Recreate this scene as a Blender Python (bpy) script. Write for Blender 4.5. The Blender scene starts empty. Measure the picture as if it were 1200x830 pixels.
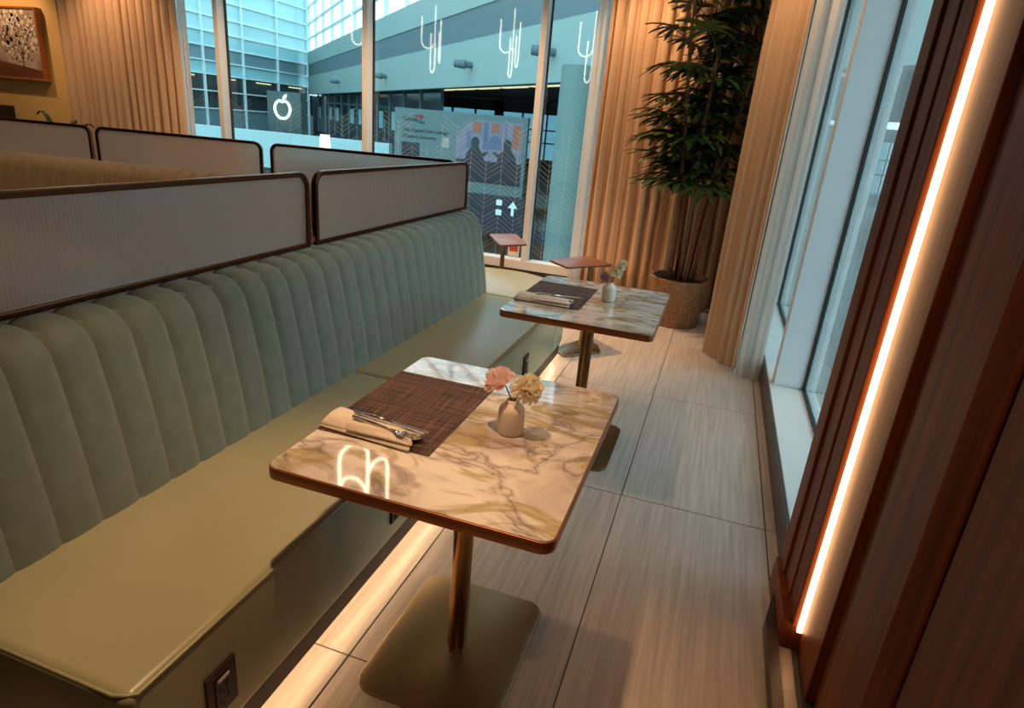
import bpy, bmesh, math, random
from mathutils import Vector, Matrix
random.seed(7)
PI = math.pi
S = bpy.context.scene
C = S.collection

# ------------------------------------------------------------ camera
cd = bpy.data.cameras.new('camera'); cam = bpy.data.objects.new('camera', cd); C.objects.link(cam)
cd.sensor_fit = 'HORIZONTAL'; cd.sensor_width = 36.0; cd.lens = 734.34 / 1200 * 36
cd.clip_start = 0.05; cd.clip_end = 400
RX = [(0.94479804, 0.18185272, -0.27255505), (0.31728071, -0.30013041, 0.89958584), (0.08179007, -0.9364034, -0.34126098)]
m = Matrix.Identity(4)
for i in range(3):
    m[i][0] = RX[i][0]; m[i][1] = -RX[i][1]; m[i][2] = -RX[i][2]
m[0][3], m[1][3], m[2][3] = 0, 0, 1.45
cam.matrix_world = m
S.camera = cam

# ------------------------------------------------------------ world, exposure
S.view_settings.view_transform = 'Standard'; S.view_settings.look = 'None'
S.view_settings.gamma = 1; S.view_settings.use_curve_mapping = False
S.view_settings.exposure = 0.0
w = bpy.data.worlds.new('world'); S.world = w; w.use_nodes = True
bg = w.node_tree.nodes['Background']; bg.inputs[0].default_value = (0.62, 0.88, 1.0, 1); bg.inputs[1].default_value = 2.7


# ------------------------------------------------------------ helpers
def lin(r, g, b):
    f = lambda v: (v / 255 / 12.92) if v / 255 <= 0.04045 else ((v / 255 + 0.055) / 1.055) ** 2.4
    return (f(r), f(g), f(b), 1)


MATS = {}


def N(t, kind, **k):
    n = t.nodes.new(kind)
    for a, b in k.items():
        setattr(n, a, b)
    return n


def mat(name, col, rough=0.5, metal=0.0, vary=0.0, scale=8.0, stretch=(1, 1, 1), bump=0.0, coat=0.0, emit=None, estr=0.0, spec=None, sheen=0.0, col2=None, rvar=0.0):
    """principled material with a noise-driven colour variation and fine relief"""
    M = bpy.data.materials.new(name); M.use_nodes = True
    t = M.node_tree; p = t.nodes['Principled BSDF']
    p.inputs['Base Color'].default_value = col
    p.inputs['Roughness'].default_value = rough; p.inputs['Metallic'].default_value = metal
    p.inputs['Coat Weight'].default_value = coat; p.inputs['Coat Roughness'].default_value = 0.05
    p.inputs['Sheen Weight'].default_value = sheen
    if spec is not None:
        p.inputs['Specular IOR Level'].default_value = spec
    if emit:
        p.inputs['Emission Color'].default_value = emit; p.inputs['Emission Strength'].default_value = estr
    if vary or bump or col2:
        tc = N(t, 'ShaderNodeTexCoord'); mp = N(t, 'ShaderNodeMapping'); mp.inputs['Scale'].default_value = stretch
        nz = N(t, 'ShaderNodeTexNoise'); nz.inputs['Scale'].default_value = scale; nz.inputs['Detail'].default_value = 6
        oi = N(t, 'ShaderNodeObjectInfo'); ad = N(t, 'ShaderNodeVectorMath', operation='ADD'); sc = N(t, 'ShaderNodeMath', operation='MULTIPLY'); sc.inputs[1].default_value = 13.0
        t.links.new(oi.outputs['Random'], sc.inputs[0]); t.links.new(sc.outputs[0], ad.inputs[1])
        t.links.new(tc.outputs['Object'], mp.inputs[0]); t.links.new(mp.outputs[0], ad.inputs[0]); t.links.new(ad.outputs[0], nz.inputs[0])
        if vary or col2:
            r = N(t, 'ShaderNodeValToRGB')
            c2 = col2 or tuple(max(0, c * (1 - vary)) for c in col[:3]) + (1,)
            c1 = col if col2 else tuple(min(1, c * (1 + vary)) for c in col[:3]) + (1,)
            r.color_ramp.elements[0].color = c2; r.color_ramp.elements[1].color = c1
            r.color_ramp.elements[0].position = 0.3; r.color_ramp.elements[1].position = 0.7
            t.links.new(nz.outputs[0], r.inputs[0]); t.links.new(r.outputs[0], p.inputs['Base Color'])
        if bump:
            b = N(t, 'ShaderNodeBump'); b.inputs['Strength'].default_value = bump; b.inputs['Distance'].default_value = 0.01
            t.links.new(nz.outputs[0], b.inputs['Height']); t.links.new(b.outputs[0], p.inputs['Normal'])
    MATS[name] = M
    return M


def emis(name, col, st):
    M = bpy.data.materials.new(name); M.use_nodes = True; t = M.node_tree
    t.nodes.remove(t.nodes['Principled BSDF'])
    e = N(t, 'ShaderNodeEmission'); e.inputs[0].default_value = col; e.inputs[1].default_value = st
    t.links.new(e.outputs[0], t.nodes['Material Output'].inputs[0]); MATS[name] = M
    return M


def schlick(t, f0=0.04):
    lw = N(t, 'ShaderNodeLayerWeight'); lw.inputs['Blend'].default_value = 0.5
    pw = N(t, 'ShaderNodeMath', operation='POWER'); pw.inputs[1].default_value = 5
    ma = N(t, 'ShaderNodeMath', operation='MULTIPLY_ADD'); ma.inputs[1].default_value = 1 - f0; ma.inputs[2].default_value = f0
    t.links.new(lw.outputs['Facing'], pw.inputs[0]); t.links.new(pw.outputs[0], ma.inputs[0])
    return ma.outputs[0]


def glass_mat(name, tint, f0=0.04):
    M = bpy.data.materials.new(name); M.use_nodes = True; t = M.node_tree
    t.nodes.remove(t.nodes['Principled BSDF'])
    tr = N(t, 'ShaderNodeBsdfTransparent'); tr.inputs[0].default_value = tint
    gl = N(t, 'ShaderNodeBsdfGlossy'); gl.inputs['Roughness'].default_value = 0.0; gl.inputs[0].default_value = (1, 1, 1, 1)
    mx = N(t, 'ShaderNodeMixShader')
    t.links.new(schlick(t, f0), mx.inputs[0]); t.links.new(tr.outputs[0], mx.inputs[1]); t.links.new(gl.outputs[0], mx.inputs[2])
    t.links.new(mx.outputs[0], t.nodes['Material Output'].inputs[0]); MATS[name] = M
    return M


def reeded_mat(name):
    M = bpy.data.materials.new(name); M.use_nodes = True; t = M.node_tree
    t.nodes.remove(t.nodes['Principled BSDF'])
    rf = N(t, 'ShaderNodeBsdfRefraction'); rf.inputs['Roughness'].default_value = 0.38; rf.inputs['IOR'].default_value = 1.12; rf.inputs[0].default_value = (0.96, 0.93, 0.90, 1)
    tl = N(t, 'ShaderNodeBsdfTranslucent'); tl.inputs[0].default_value = (0.85, 0.76, 0.68, 1)
    df = N(t, 'ShaderNodeBsdfDiffuse'); df.inputs[0].default_value = (0.86, 0.69, 0.60, 1)
    gl = N(t, 'ShaderNodeBsdfGlossy'); gl.inputs['Roughness'].default_value = 0.26
    m0 = N(t, 'ShaderNodeMixShader'); m0.inputs[0].default_value = 0.5
    m1 = N(t, 'ShaderNodeMixShader'); m1.inputs[0].default_value = 0.42
    m2 = N(t, 'ShaderNodeMixShader')
    L = t.links.new
    L(tl.outputs[0], m0.inputs[1]); L(df.outputs[0], m0.inputs[2])
    L(rf.outputs[0], m1.inputs[1]); L(m0.outputs[0], m1.inputs[2])
    L(schlick(t, 0.16), m2.inputs[0]); L(m1.outputs[0], m2.inputs[1]); L(gl.outputs[0], m2.inputs[2])
    L(m2.outputs[0], t.nodes['Material Output'].inputs[0]); MATS[name] = M
    return M


def marble_mat(name):
    M = bpy.data.materials.new(name); M.use_nodes = True; t = M.node_tree; p = t.nodes['Principled BSDF']
    L = t.links.new
    tc = N(t, 'ShaderNodeTexCoord'); mp = N(t, 'ShaderNodeMapping'); mp.inputs['Rotation'].default_value = (0, 0, 0.55); mp.inputs['Scale'].default_value = (0.9, 1.7, 1)
    oi = N(t, 'ShaderNodeObjectInfo'); sc = N(t, 'ShaderNodeMath', operation='MULTIPLY'); sc.inputs[1].default_value = 29.0; ad = N(t, 'ShaderNodeVectorMath', operation='ADD')
    L(oi.outputs['Random'], sc.inputs[0]); L(tc.outputs['Object'], mp.inputs[0]); L(mp.outputs[0], ad.inputs[0]); L(sc.outputs[0], ad.inputs[1])

    def noise(s, d, dist):
        n = N(t, 'ShaderNodeTexNoise'); n.inputs['Scale'].default_value = s; n.inputs['Detail'].default_value = d; n.inputs['Distortion'].default_value = dist
        L(ad.outputs[0], n.inputs[0]); return n.outputs[0]

    def ramp(src, stops):
        r = N(t, 'ShaderNodeValToRGB')
        while len(r.color_ramp.elements) < len(stops):
            r.color_ramp.elements.new(0.5)
        for e, (pos, col) in zip(r.color_ramp.elements, stops):
            e.position = pos; e.color = col
        L(src, r.inputs[0]); return r.outputs[0]

    def mix(f, a, b):
        x = N(t, 'ShaderNodeMix', data_type='RGBA'); L(f, x.inputs[0]); L(a, x.inputs[6]); L(b, x.inputs[7]); return x.outputs[2]
    g = lambda v: (v, v, v, 1)
    base = ramp(noise(2.4, 6, 1.2), [(0.3, lin(188, 172, 168)), (0.48, lin(232, 222, 214)), (0.7, lin(246, 238, 230))])
    olive = ramp(noise(3.2, 4, 2.2), [(0.50, g(0)), (0.58, g(0.85)), (0.66, g(0.45)), (0.78, g(0))])
    oc = N(t, 'ShaderNodeRGB'); oc.outputs[0].default_value = lin(176, 158, 96)
    vein = ramp(noise(2.1, 8, 1.6), [(0.45, g(0)), (0.487, g(0.3)), (0.5, g(0.75)), (0.512, g(0.3)), (0.56, g(0))])
    vc = N(t, 'ShaderNodeRGB'); vc.outputs[0].default_value = lin(120, 100, 100)
    blot = ramp(noise(4.6, 5, 1.0), [(0.60, g(0)), (0.68, g(0.7)), (0.74, g(0.9))])
    bc = N(t, 'ShaderNodeRGB'); bc.outputs[0].default_value = lin(142, 118, 116)
    c1 = mix(olive, base, oc.outputs[0]); c2 = mix(blot, c1, bc.outputs[0]); c3 = mix(vein, c2, vc.outputs[0])
    L(c3, p.inputs['Base Color']); p.inputs['Roughness'].default_value = 0.06; p.inputs['Coat Weight'].default_value = 0.6; p.inputs['Coat Roughness'].default_value = 0.02
    MATS[name] = M
    return M


def weave_mat(name, a, b, s=900):
    M = bpy.data.materials.new(name); M.use_nodes = True; t = M.node_tree; p = t.nodes['Principled BSDF']; L = t.links.new
    tc = N(t, 'ShaderNodeTexCoord')
    outs = []
    for sc in ((6, 260, 1), (260, 6, 1)):
        mp = N(t, 'ShaderNodeMapping'); mp.inputs['Scale'].default_value = sc; n = N(t, 'ShaderNodeTexNoise'); n.inputs['Scale'].default_value = 1.0; n.inputs['Detail'].default_value = 3
        L(tc.outputs['Object'], mp.inputs[0]); L(mp.outputs[0], n.inputs[0]); outs.append(n.outputs[0])
    av = N(t, 'ShaderNodeMath', operation='ADD'); L(outs[0], av.inputs[0]); L(outs[1], av.inputs[1])
    r = N(t, 'ShaderNodeValToRGB'); r.color_ramp.elements[0].position = 0.8; r.color_ramp.elements[1].position = 1.0 - 1e-3
    hv = N(t, 'ShaderNodeMath', operation='MULTIPLY'); hv.inputs[1].default_value = 0.9; L(av.outputs[0], hv.inputs[0])
    r.color_ramp.elements[0].color = a; r.color_ramp.elements[1].color = b; L(hv.outputs[0], r.inputs[0]); L(r.outputs[0], p.inputs['Base Color'])
    bp = N(t, 'ShaderNodeBump'); bp.inputs['Strength'].default_value = 0.35; bp.inputs['Distance'].default_value = 0.002; L(av.outputs[0], bp.inputs['Height']); L(bp.outputs[0], p.inputs['Normal'])
    p.inputs['Roughness'].default_value = 0.7
    MATS[name] = M
    return M


def mesh(name, verts, faces, smooth=False):
    me = bpy.data.meshes.new(name); me.from_pydata([tuple(v) for v in verts], [], faces); me.update()
    if smooth:
        for p in me.polygons:
            p.use_smooth = True
    return me


class MB:
    """collects shapes into one mesh"""
    def __init__(s):
        s.v = []; s.f = []

    def add(s, v, f):
        o = len(s.v); s.v += [tuple(p) for p in v]; s.f += [tuple(i + o for i in q) for q in f]; return s

    def box(s, x0, x1, y0, y1, z0, z1):
        return s.add([(x0, y0, z0), (x1, y0, z0), (x1, y1, z0), (x0, y1, z0), (x0, y0, z1), (x1, y0, z1), (x1, y1, z1), (x0, y1, z1)],
                     [(0, 3, 2, 1), (4, 5, 6, 7), (0, 1, 5, 4), (1, 2, 6, 5), (2, 3, 7, 6), (3, 0, 4, 7)])

    def prism(s, poly, z0, z1):
        n = len(poly)
        return s.add([(x, y, z0) for x, y in poly] + [(x, y, z1) for x, y in poly],
                     [tuple(range(n))[::-1], tuple(range(n, 2 * n))] + [(i, (i + 1) % n, n + (i + 1) % n, n + i) for i in range(n)])

    def tube(s, pts, r, n=8, cap=True):
        pts = [Vector(p) for p in pts]; rr = r if isinstance(r, (list, tuple)) else [r] * len(pts)
        v = []; prev = None
        for i, p in enumerate(pts):
            d = (pts[min(i + 1, len(pts) - 1)] - pts[max(i - 1, 0)]).normalized()
            a = prev if prev is not None else (Vector((0, 0, 1)) if abs(d.z) < 0.9 else Vector((1, 0, 0)))
            a = (a - d * a.dot(d)).normalized(); prev = a; b = d.cross(a)
            for k in range(n):
                t = 2 * PI * k / n; v.append(p + (a * math.cos(t) + b * math.sin(t)) * rr[i])
        f = [(i * n + k, i * n + (k + 1) % n, (i + 1) * n + (k + 1) % n, (i + 1) * n + k) for i in range(len(pts) - 1) for k in range(n)]
        if cap:
            f += [tuple(range(n))[::-1], tuple(range((len(pts) - 1) * n, len(pts) * n))]
        return s.add(v, f)

    def lathe(s, prof, cx=0, cy=0, n=32):
        v = []; f = []
        for r, z in prof:
            for k in range(n):
                t = 2 * PI * k / n; v.append((cx + r * math.cos(t), cy + r * math.sin(t), z))
        for i in range(len(prof) - 1):
            for k in range(n):
                f.append((i * n + k, i * n + (k + 1) % n, (i + 1) * n + (k + 1) % n, (i + 1) * n + k))
        return s.add(v, f)

    def grid(s, rows):
        n = len(rows[0]); v = [p for r in rows for p in r]
        return s.add(v, [(i * n + j, i * n + j + 1, (i + 1) * n + j + 1, (i + 1) * n + j) for i in range(len(rows) - 1) for j in range(n - 1)])

    def me(s, name, smooth=False, bevel=0, seg=2, angle=None):
        me = mesh(name, s.v, s.f, smooth)
        bm = bmesh.new(); bm.from_mesh(me)
        bmesh.ops.recalc_face_normals(bm, faces=bm.faces)
        if bevel:
            ed = [e for e in bm.edges if len(e.link_faces) == 2 and e.calc_face_angle(0) > 0.6]
            bmesh.ops.bevel(bm, geom=ed, offset=bevel, segments=seg, affect='EDGES', profile=0.5)
        bm.to_mesh(me); bm.free()
        if smooth and angle is not None:
            try:
                me.set_sharp_from_angle(angle=angle)
            except Exception:
                pass
        return me


def link(name, me, material, parent=None, loc=None, rot=None):
    o = bpy.data.objects.new(name, me)
    if me is not None and material is not None and not me.materials:
        me.materials.append(MATS[material] if isinstance(material, str) else material)
    C.objects.link(o)
    if loc is not None:
        o.location = loc
    if rot is not None:
        o.rotation_euler = rot
    if parent is not None:
        o.parent = parent
        if parent.type == 'EMPTY' and parent.parent is None:
            o.matrix_parent_inverse = Matrix.Translation(-Vector(parent.location))
    return o


def tag(o, label, cat, group=None):
    o['label'] = label; o['category'] = cat
    if group:
        o['group'] = group
    return o


def thing(name, label, cat, loc=(0, 0, 0), group=None):
    o = bpy.data.objects.new(name, None); C.objects.link(o); o.location = loc; o.empty_display_size = 0.1
    return tag(o, label, cat, group)


def struct(o):
    o['kind'] = 'structure'; return o


def copy_tree(root, offset, label=None, rotz=0):
    r = root.copy(); C.objects.link(r); r.location = Vector(root.location) + Vector(offset); r.rotation_euler.z = root.rotation_euler.z + rotz
    if label:
        r['label'] = label
    for ch in list(root.children):
        c = ch.copy(); C.objects.link(c); c.parent = r; c.matrix_parent_inverse = ch.matrix_parent_inverse.copy()
        for g in list(ch.children):
            d = g.copy(); C.objects.link(d); d.parent = c; d.matrix_parent_inverse = g.matrix_parent_inverse.copy()
    return r


def rrect(x0, x1, y0, y1, r, n=6):
    out = []
    for cx, cy, a in ((x1 - r, y1 - r, 0), (x0 + r, y1 - r, PI / 2), (x0 + r, y0 + r, PI), (x1 - r, y0 + r, 1.5 * PI)):
        for k in range(n + 1):
            t = a + PI / 2 * k / n; out.append((cx + r * math.cos(t), cy + r * math.sin(t)))
    return out


def rpoly(pts, r, n=4):
    """polygon with rounded corners"""
    out = []; m_ = len(pts)
    for i in range(m_):
        p = Vector(pts[i]).to_2d(); a = Vector(pts[i - 1]).to_2d(); b = Vector(pts[(i + 1) % m_]).to_2d()
        d1 = (a - p).normalized(); d2 = (b - p).normalized(); q1 = p + d1 * r; q2 = p + d2 * r
        for k in range(n + 1):
            t = k / n; out.append(tuple(q1 * (1 - t) ** 2 + p * 2 * t * (1 - t) + q2 * t * t))
    return out


# ------------------------------------------------------------ lights of the room
WARM = (1.0, 0.60, 0.31)


def spot(parent, x, y, z, power, target, size=70, blend=0.6, col=WARM, radius=0.04):
    l = bpy.data.lights.new('downlight_lamp', 'SPOT'); l.energy = power; l.color = col; l.spot_size = math.radians(size); l.spot_blend = blend; l.shadow_soft_size = radius
    o = bpy.data.objects.new('downlight_lamp', l); C.objects.link(o); o.location = (x, y, z)
    o.rotation_euler = (Vector(target) - Vector((x, y, z))).to_track_quat('-Z', 'Y').to_euler()
    o.parent = parent
    o.matrix_parent_inverse = Matrix.Translation(-Vector(parent.location))
    return o


# ------------------------------------------------------------ materials
mat('velvet', lin(118, 133, 122), 0.75, vary=0.10, scale=22, bump=0.05, sheen=0.35)
mat('velvet_tan', lin(124, 106, 78), 0.75, vary=0.10, scale=22, bump=0.05, sheen=0.3)
mat('leather', lin(168, 166, 134), 0.31, vary=0.04, scale=5, bump=0.03, spec=0.5)
mat('plinth', lin(58, 38, 28), 0.4, vary=0.15, scale=12, stretch=(12, 1, 12))
mat('bronze', lin(168, 106, 66), 0.38, 0.65, vary=0.06, scale=40, stretch=(1, 1, 8))
mat('bronze_dark', lin(96, 58, 38), 0.3, 1.0, vary=0.08, scale=20)
mat('bronze_base', lin(142, 122, 92), 0.36, 1.0, vary=0.05, scale=6)
mat('bronze_pole', lin(140, 104, 66), 0.22, 1.0, vary=0.05, scale=6)
marble_mat('marble')
weave_mat('placemat_weave', lin(36, 24, 20), lin(112, 78, 62))
mat('linen', lin(236, 222, 208), 0.85, vary=0.05, scale=60, bump=0.15)
mat('steel', lin(215, 212, 208), 0.14, 1.0, vary=0.03, scale=10)
mat('ceramic', lin(232, 220, 206), 0.42, vary=0.03, scale=14, bump=0.02)
mat('tile', lin(198, 184, 172), 0.34, scale=3.0, stretch=(22, 0.9, 1), col2=lin(170, 155, 144), bump=0.02)
mat('grout', lin(82, 72, 66), 0.8, vary=0.1)
mat('drape', lin(204, 170, 138), 0.88, vary=0.04, scale=90, bump=0.1, sheen=0.2)
mat('white_frame', lin(214, 214, 214), 0.4, vary=0.02, scale=6)
mat('gasket', lin(16, 18, 20), 0.5, vary=0.1)
mat('walnut', lin(134, 84, 56), 0.42, scale=5, stretch=(2, 14, 2), col2=lin(86, 50, 34), coat=0.15)
mat('wall_wood', lin(130, 66, 31), 0.5, scale=2.2, stretch=(16, 16, 0.7), col2=lin(86, 40, 18), spec=0.2)
mat('wall_paint', lin(226, 190, 126), 0.8, vary=0.03, scale=6)
mat('ceiling_paint', lin(200, 184, 164), 0.85, vary=0.02)
mat('stoneware', lin(168, 124, 84), 0.85, col2=lin(118, 80, 52), scale=55, bump=0.5)
mat('soil', lin(34, 24, 18), 0.95, vary=0.4, scale=40, bump=0.8)
mat('palm_leaf', lin(44, 66, 30), 0.42, vary=0.35, scale=9, spec=0.4)
mat('palm_leaf_old', lin(96, 108, 46), 0.45, vary=0.3, scale=9, spec=0.4)
mat('cane', lin(120, 72, 42), 0.7, vary=0.4, scale=30, stretch=(1, 1, 3), bump=0.4)
mat('petal_pink', lin(255, 244, 242), 0.6, col2=lin(254, 224, 218), scale=30)
mat('petal_cream', lin(255, 251, 238), 0.65, col2=lin(253, 243, 218), scale=40)
mat('petal_white', lin(246, 240, 226), 0.65, col2=lin(236, 226, 168), scale=50)
mat('petal_mauve', lin(204, 158, 160), 0.65, col2=lin(168, 120, 128), scale=50)
mat('stem_green', lin(66, 74, 40), 0.6, vary=0.2)
mat('black_plastic', lin(20, 17, 16), 0.35, vary=0.1)
mat('outlet_plate', lin(58, 44, 36), 0.35, 0.6, vary=0.1)
mat('picture_wood', lin(184, 112, 56), 0.45, scale=6, stretch=(2, 2, 12), col2=lin(150, 84, 40))
mat('canvas', lin(216, 196, 180), 0.8, scale=5, col2=lin(150, 124, 112), bump=0.1)
mat('paint_brown', lin(92, 56, 40), 0.8, vary=0.2)
mat('paint_pale', lin(244, 234, 220), 0.8, vary=0.05)
mat('book_dark', lin(42, 30, 26), 0.6, vary=0.2)
mat('book_brown', lin(112, 66, 42), 0.6, vary=0.2)
mat('dark_lacquer', lin(22, 20, 20), 0.35, vary=0.1)
glass_mat('window_glass', (0.90, 0.97, 0.97, 1))
reeded_mat('reeded_glass')
mat('frit', lin(200, 214, 208), 0.6, vary=0.05)
t = MATS['frit'].node_tree; p = t.nodes['Principled BSDF']; tp = N(t, 'ShaderNodeBsdfTransparent'); mb_ = N(t, 'ShaderNodeMixShader'); mb_.inputs[0].default_value = 0.4
t.links.new(p.outputs[0], mb_.inputs[1]); t.links.new(tp.outputs[0], mb_.inputs[2]); t.links.new(mb_.outputs[0], t.nodes['Material Output'].inputs[0])
emis('tube_light', (1.0, 0.84, 0.62, 1), 9.0)
emis('led_warm', (1.0, 0.66, 0.36, 1), 30.0)
emis('led_wall', (1.0, 0.55, 0.25, 1), 11.0)
emis('neon', (0.80, 0.97, 1.0, 1), 3.0)
emis('lamp_shade', (1.0, 0.92, 0.78, 1), 2.4)
emis('cove', (1.0, 0.84, 0.48, 1), 1.1)
mat('sheer', lin(240, 232, 226), 0.9, vary=0.02)
t = MATS['sheer'].node_tree; p = t.nodes['Principled BSDF']
tl = N(t, 'ShaderNodeBsdfTranslucent'); tl.inputs[0].default_value = (0.85, 0.84, 0.82, 1)
tp = N(t, 'ShaderNodeBsdfTransparent'); ma_ = N(t, 'ShaderNodeMixShader'); ma_.inputs[0].default_value = 0.5; mb_ = N(t, 'ShaderNodeMixShader'); mb_.inputs[0].default_value = 0.22
t.links.new(p.outputs[0], ma_.inputs[1]); t.links.new(tl.outputs[0], ma_.inputs[2]); t.links.new(ma_.outputs[0], mb_.inputs[1]); t.links.new(tp.outputs[0], mb_.inputs[2])
t.links.new(mb_.outputs[0], t.nodes['Material Output'].inputs[0])
for nm_ in ('petal_pink', 'petal_cream', 'petal_white', 'petal_mauve'):
    t = MATS[nm_].node_tree; p = t.nodes['Principled BSDF']
    tl = N(t, 'ShaderNodeBsdfTranslucent'); mx_ = N(t, 'ShaderNodeMixShader'); mx_.inputs[0].default_value = 0.4
    src_ = p.inputs['Base Color'].links[0].from_socket; t.links.new(src_, tl.inputs[0])
    t.links.new(p.outputs[0], mx_.inputs[1]); t.links.new(tl.outputs[0], mx_.inputs[2]); t.links.new(mx_.outputs[0], t.nodes['Material Output'].inputs[0])
# outdoors (terminal hall)
glass_mat('hall_glass', (0.30, 0.42, 0.46, 1))
mat('hall_panel', lin(144, 166, 162), 0.6, vary=0.03, scale=0.4)
mat('hall_stripe', lin(92, 112, 118), 0.6, vary=0.05, scale=1.0, stretch=(6, 6, 0.2))
mat('hall_dark', lin(52, 60, 62), 0.6, vary=0.2, scale=0.5)
mat('hall_floor', lin(60, 72, 76), 0.18, vary=0.15, scale=0.3)
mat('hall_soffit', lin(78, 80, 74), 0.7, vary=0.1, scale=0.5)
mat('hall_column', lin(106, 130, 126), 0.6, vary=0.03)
mat('pane_pale', lin(172, 214, 218), 0.15, vary=0.06, scale=0.15)
mat('pane_cyan', lin(150, 202, 208), 0.15, vary=0.06, scale=0.15)
mat('pane_grey', lin(104, 134, 144), 0.3, vary=0.06, scale=0.3)
mat('pane_dark', lin(44, 60, 64), 0.1, vary=0.3, scale=0.25)
mat('facade_frame', lin(214, 232, 234), 0.4, vary=0.02)
mat('sign_board', lin(86, 110, 110), 0.5, vary=0.02)
mat('ink_dark', lin(34, 44, 50), 0.6, vary=0.05)
mat('ink_navy', lin(22, 30, 44), 0.6, vary=0.2)
mat('ink_red', lin(150, 36, 40), 0.6, vary=0.05)
mat('ink_lilac', lin(122, 118, 134), 0.6, vary=0.08, scale=1)
mat('ink_orange', lin(150, 92, 72), 0.6, vary=0.08)
mat('ink_blue', lin(88, 98, 124), 0.6, vary=0.08)
mat('ink_white', lin(220, 230, 230), 0.6, vary=0.02)
mat('kiosk', lin(58, 76, 76), 0.5, vary=0.08, scale=0.4)
mat('ledge', lin(160, 196, 198), 0.5, vary=0.04, scale=0.5)
mat('sticker_red', lin(190, 70, 50), 0.5, vary=0.05)
mat('sticker_white', lin(230, 220, 205), 0.5, vary=0.02)

# ------------------------------------------------------------ room shell
fl = struct(link('floor', MB().box(-10, 0.95, -3, 6.25, -0.06, -0.0035).me('floor'), 'grout'))
tw, th = 0.588, 1.194
tile_me = MB().box(-tw / 2 + 0.0022, tw / 2 - 0.0022, -th / 2 + 0.0022, th / 2 - 0.0022, -0.0034, 0.0).me('tile', bevel=0.001, seg=1)
for i in range(-12, 2):
    for j in range(-3, 4):
        cx, cy = -0.181 + tw * (i + 0.5), 1.2 + th * (j + 0.5)
        if cx < -6.6 or cy < -1.4:
            continue
        if cx > 0.45:
            continue
        link('tile', tile_me, 'tile', fl, (cx, cy, 0))
# narrow cut tiles along the right wall
cut_me = MB().box(-0.022, 0.022, -th / 2 + 0.0022, th / 2 - 0.0022, -0.0034, 0.0).me('tile_cut', bevel=0.001, seg=1)
for j in range(-2, 4):
    link('tile', cut_me, 'tile', fl, (0.432, 1.2 + th * (j + 0.5), 0))
struct(link('ceiling', MB().box(-10, 0.95, -3, 6.25, 3.0, 3.1).me('ceiling'), 'ceiling_paint'))
struct(link('wall_left', MB().box(-10.1, -10, -3, 6.25, 0, 3.0).me('wall_left'), 'wall_paint'))
struct(link('wall_near', MB().box(-10, 0.95, -3.1, -3, 0, 3.0).me('wall_near'), 'wall_wood'))
wb = struct(link('wall_back', MB().box(-10, -7.46, 5.95, 6.2, 0, 3.0).box(-0.98, 0.40, 6.03, 6.2, 0, 3.0).box(-7.46, -0.98, 6.02, 6.2, 2.85, 3.0).me('wall_back'), 'wall_paint'))
struct(link('trim_1', MB().box(0.401, 0.72, 6.025, 6.2, 0, 3.0).me('trim_1', bevel=0.003, seg=1), 'white_frame'))
struct(link('baseboard_back', MB().box(-7.46, -0.985, 6.06, 6.2, 0, 0.079).me('baseboard_back'), 'plinth'))

# back window
w1 = struct(thing('window_1', 'x', 'x')); del w1['label']; del w1['category']


def wpart(name, me, m_):
    return link(name, me, m_, w1)


MX = [-7.4, -5.44, -3.635, -1.80, 0.05]
for x in MX[:4]:
    wpart('mullion', MB().box(x - 0.03, x + 0.03, 6.05, 6.2, 0.171, 2.85).me('mullion', bevel=0.003, seg=1), 'white_frame')
    wpart('gasket', MB().box(x + 0.031, x + 0.042, 6.155, 6.185, 0.17, 2.85).me('gasket'), 'gasket')
wpart('bottom_rail', MB().box(-7.4, -0.98, 6.05, 6.2, 0.08, 0.17).me('bottom_rail', bevel=0.003, seg=1), 'white_frame')
for a, b in zip(MX[:-1], MX[1:]):
    b = min(b, -0.99)
    wpart('pane', MB().box(a + 0.03, b - 0.03, 6.16, 6.172, 0.17, 2.85).me('pane'), 'window_glass')


def frit(x0, x1, z0, ztop, cw=0.165, pitch=0.047, wd=0.0032):
    """herring-bone line print on a pane, as thin strips (u along the pane, z up)"""
    mb = MB()
    k0 = int(math.floor(x0 / cw)); k1 = int(math.ceil(x1 / cw))
    for k in range(k0, k1):
        a, b = max(k * cw, x0), min((k + 1) * cw, x1)
        if b - a < 0.01:
            continue
        s = 1 if k % 2 == 0 else -1
        tan = 0.68
        top = ztop(0.5 * (a + b))
        z = z0 - cw * tan
        n = 0
        while z < top:
            n += 1
            # every sixth line is left out so that the strokes read as nested chevrons
            if n % 6 != 0:
                za = z + (a - k * cw) * tan if s > 0 else z + (cw - (a - k * cw)) * tan
                zb = z + (b - k * cw) * tan if s > 0 else z + (cw - (b - k * cw)) * tan
                if min(za, zb) > z0:
                    mb.add([(a, 0, za - wd / 2), (b, 0, zb - wd / 2), (b, 0, zb + wd / 2), (a, 0, za + wd / 2)], [(0, 1, 2, 3)])
            z += pitch
        mb.add([(a - wd / 2, 0, z0), (a + wd / 2, 0, z0), (a + wd / 2, 0, top), (a - wd / 2, 0, top)], [(0, 1, 2, 3)])
    return mb


for a, b in zip(MX[:-1], MX[1:]):
    b = min(b, -0.99)
    o = wpart('printed_pattern', frit(a + 0.03, b - 0.03, 0.18, lambda x: 1.30 + 0.16 * math.cos(x / 0.66 * 2 * PI)).me('printed_pattern'), 'frit')
    o.location.y = 6.157; o['kind'] = 'stuff'

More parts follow.
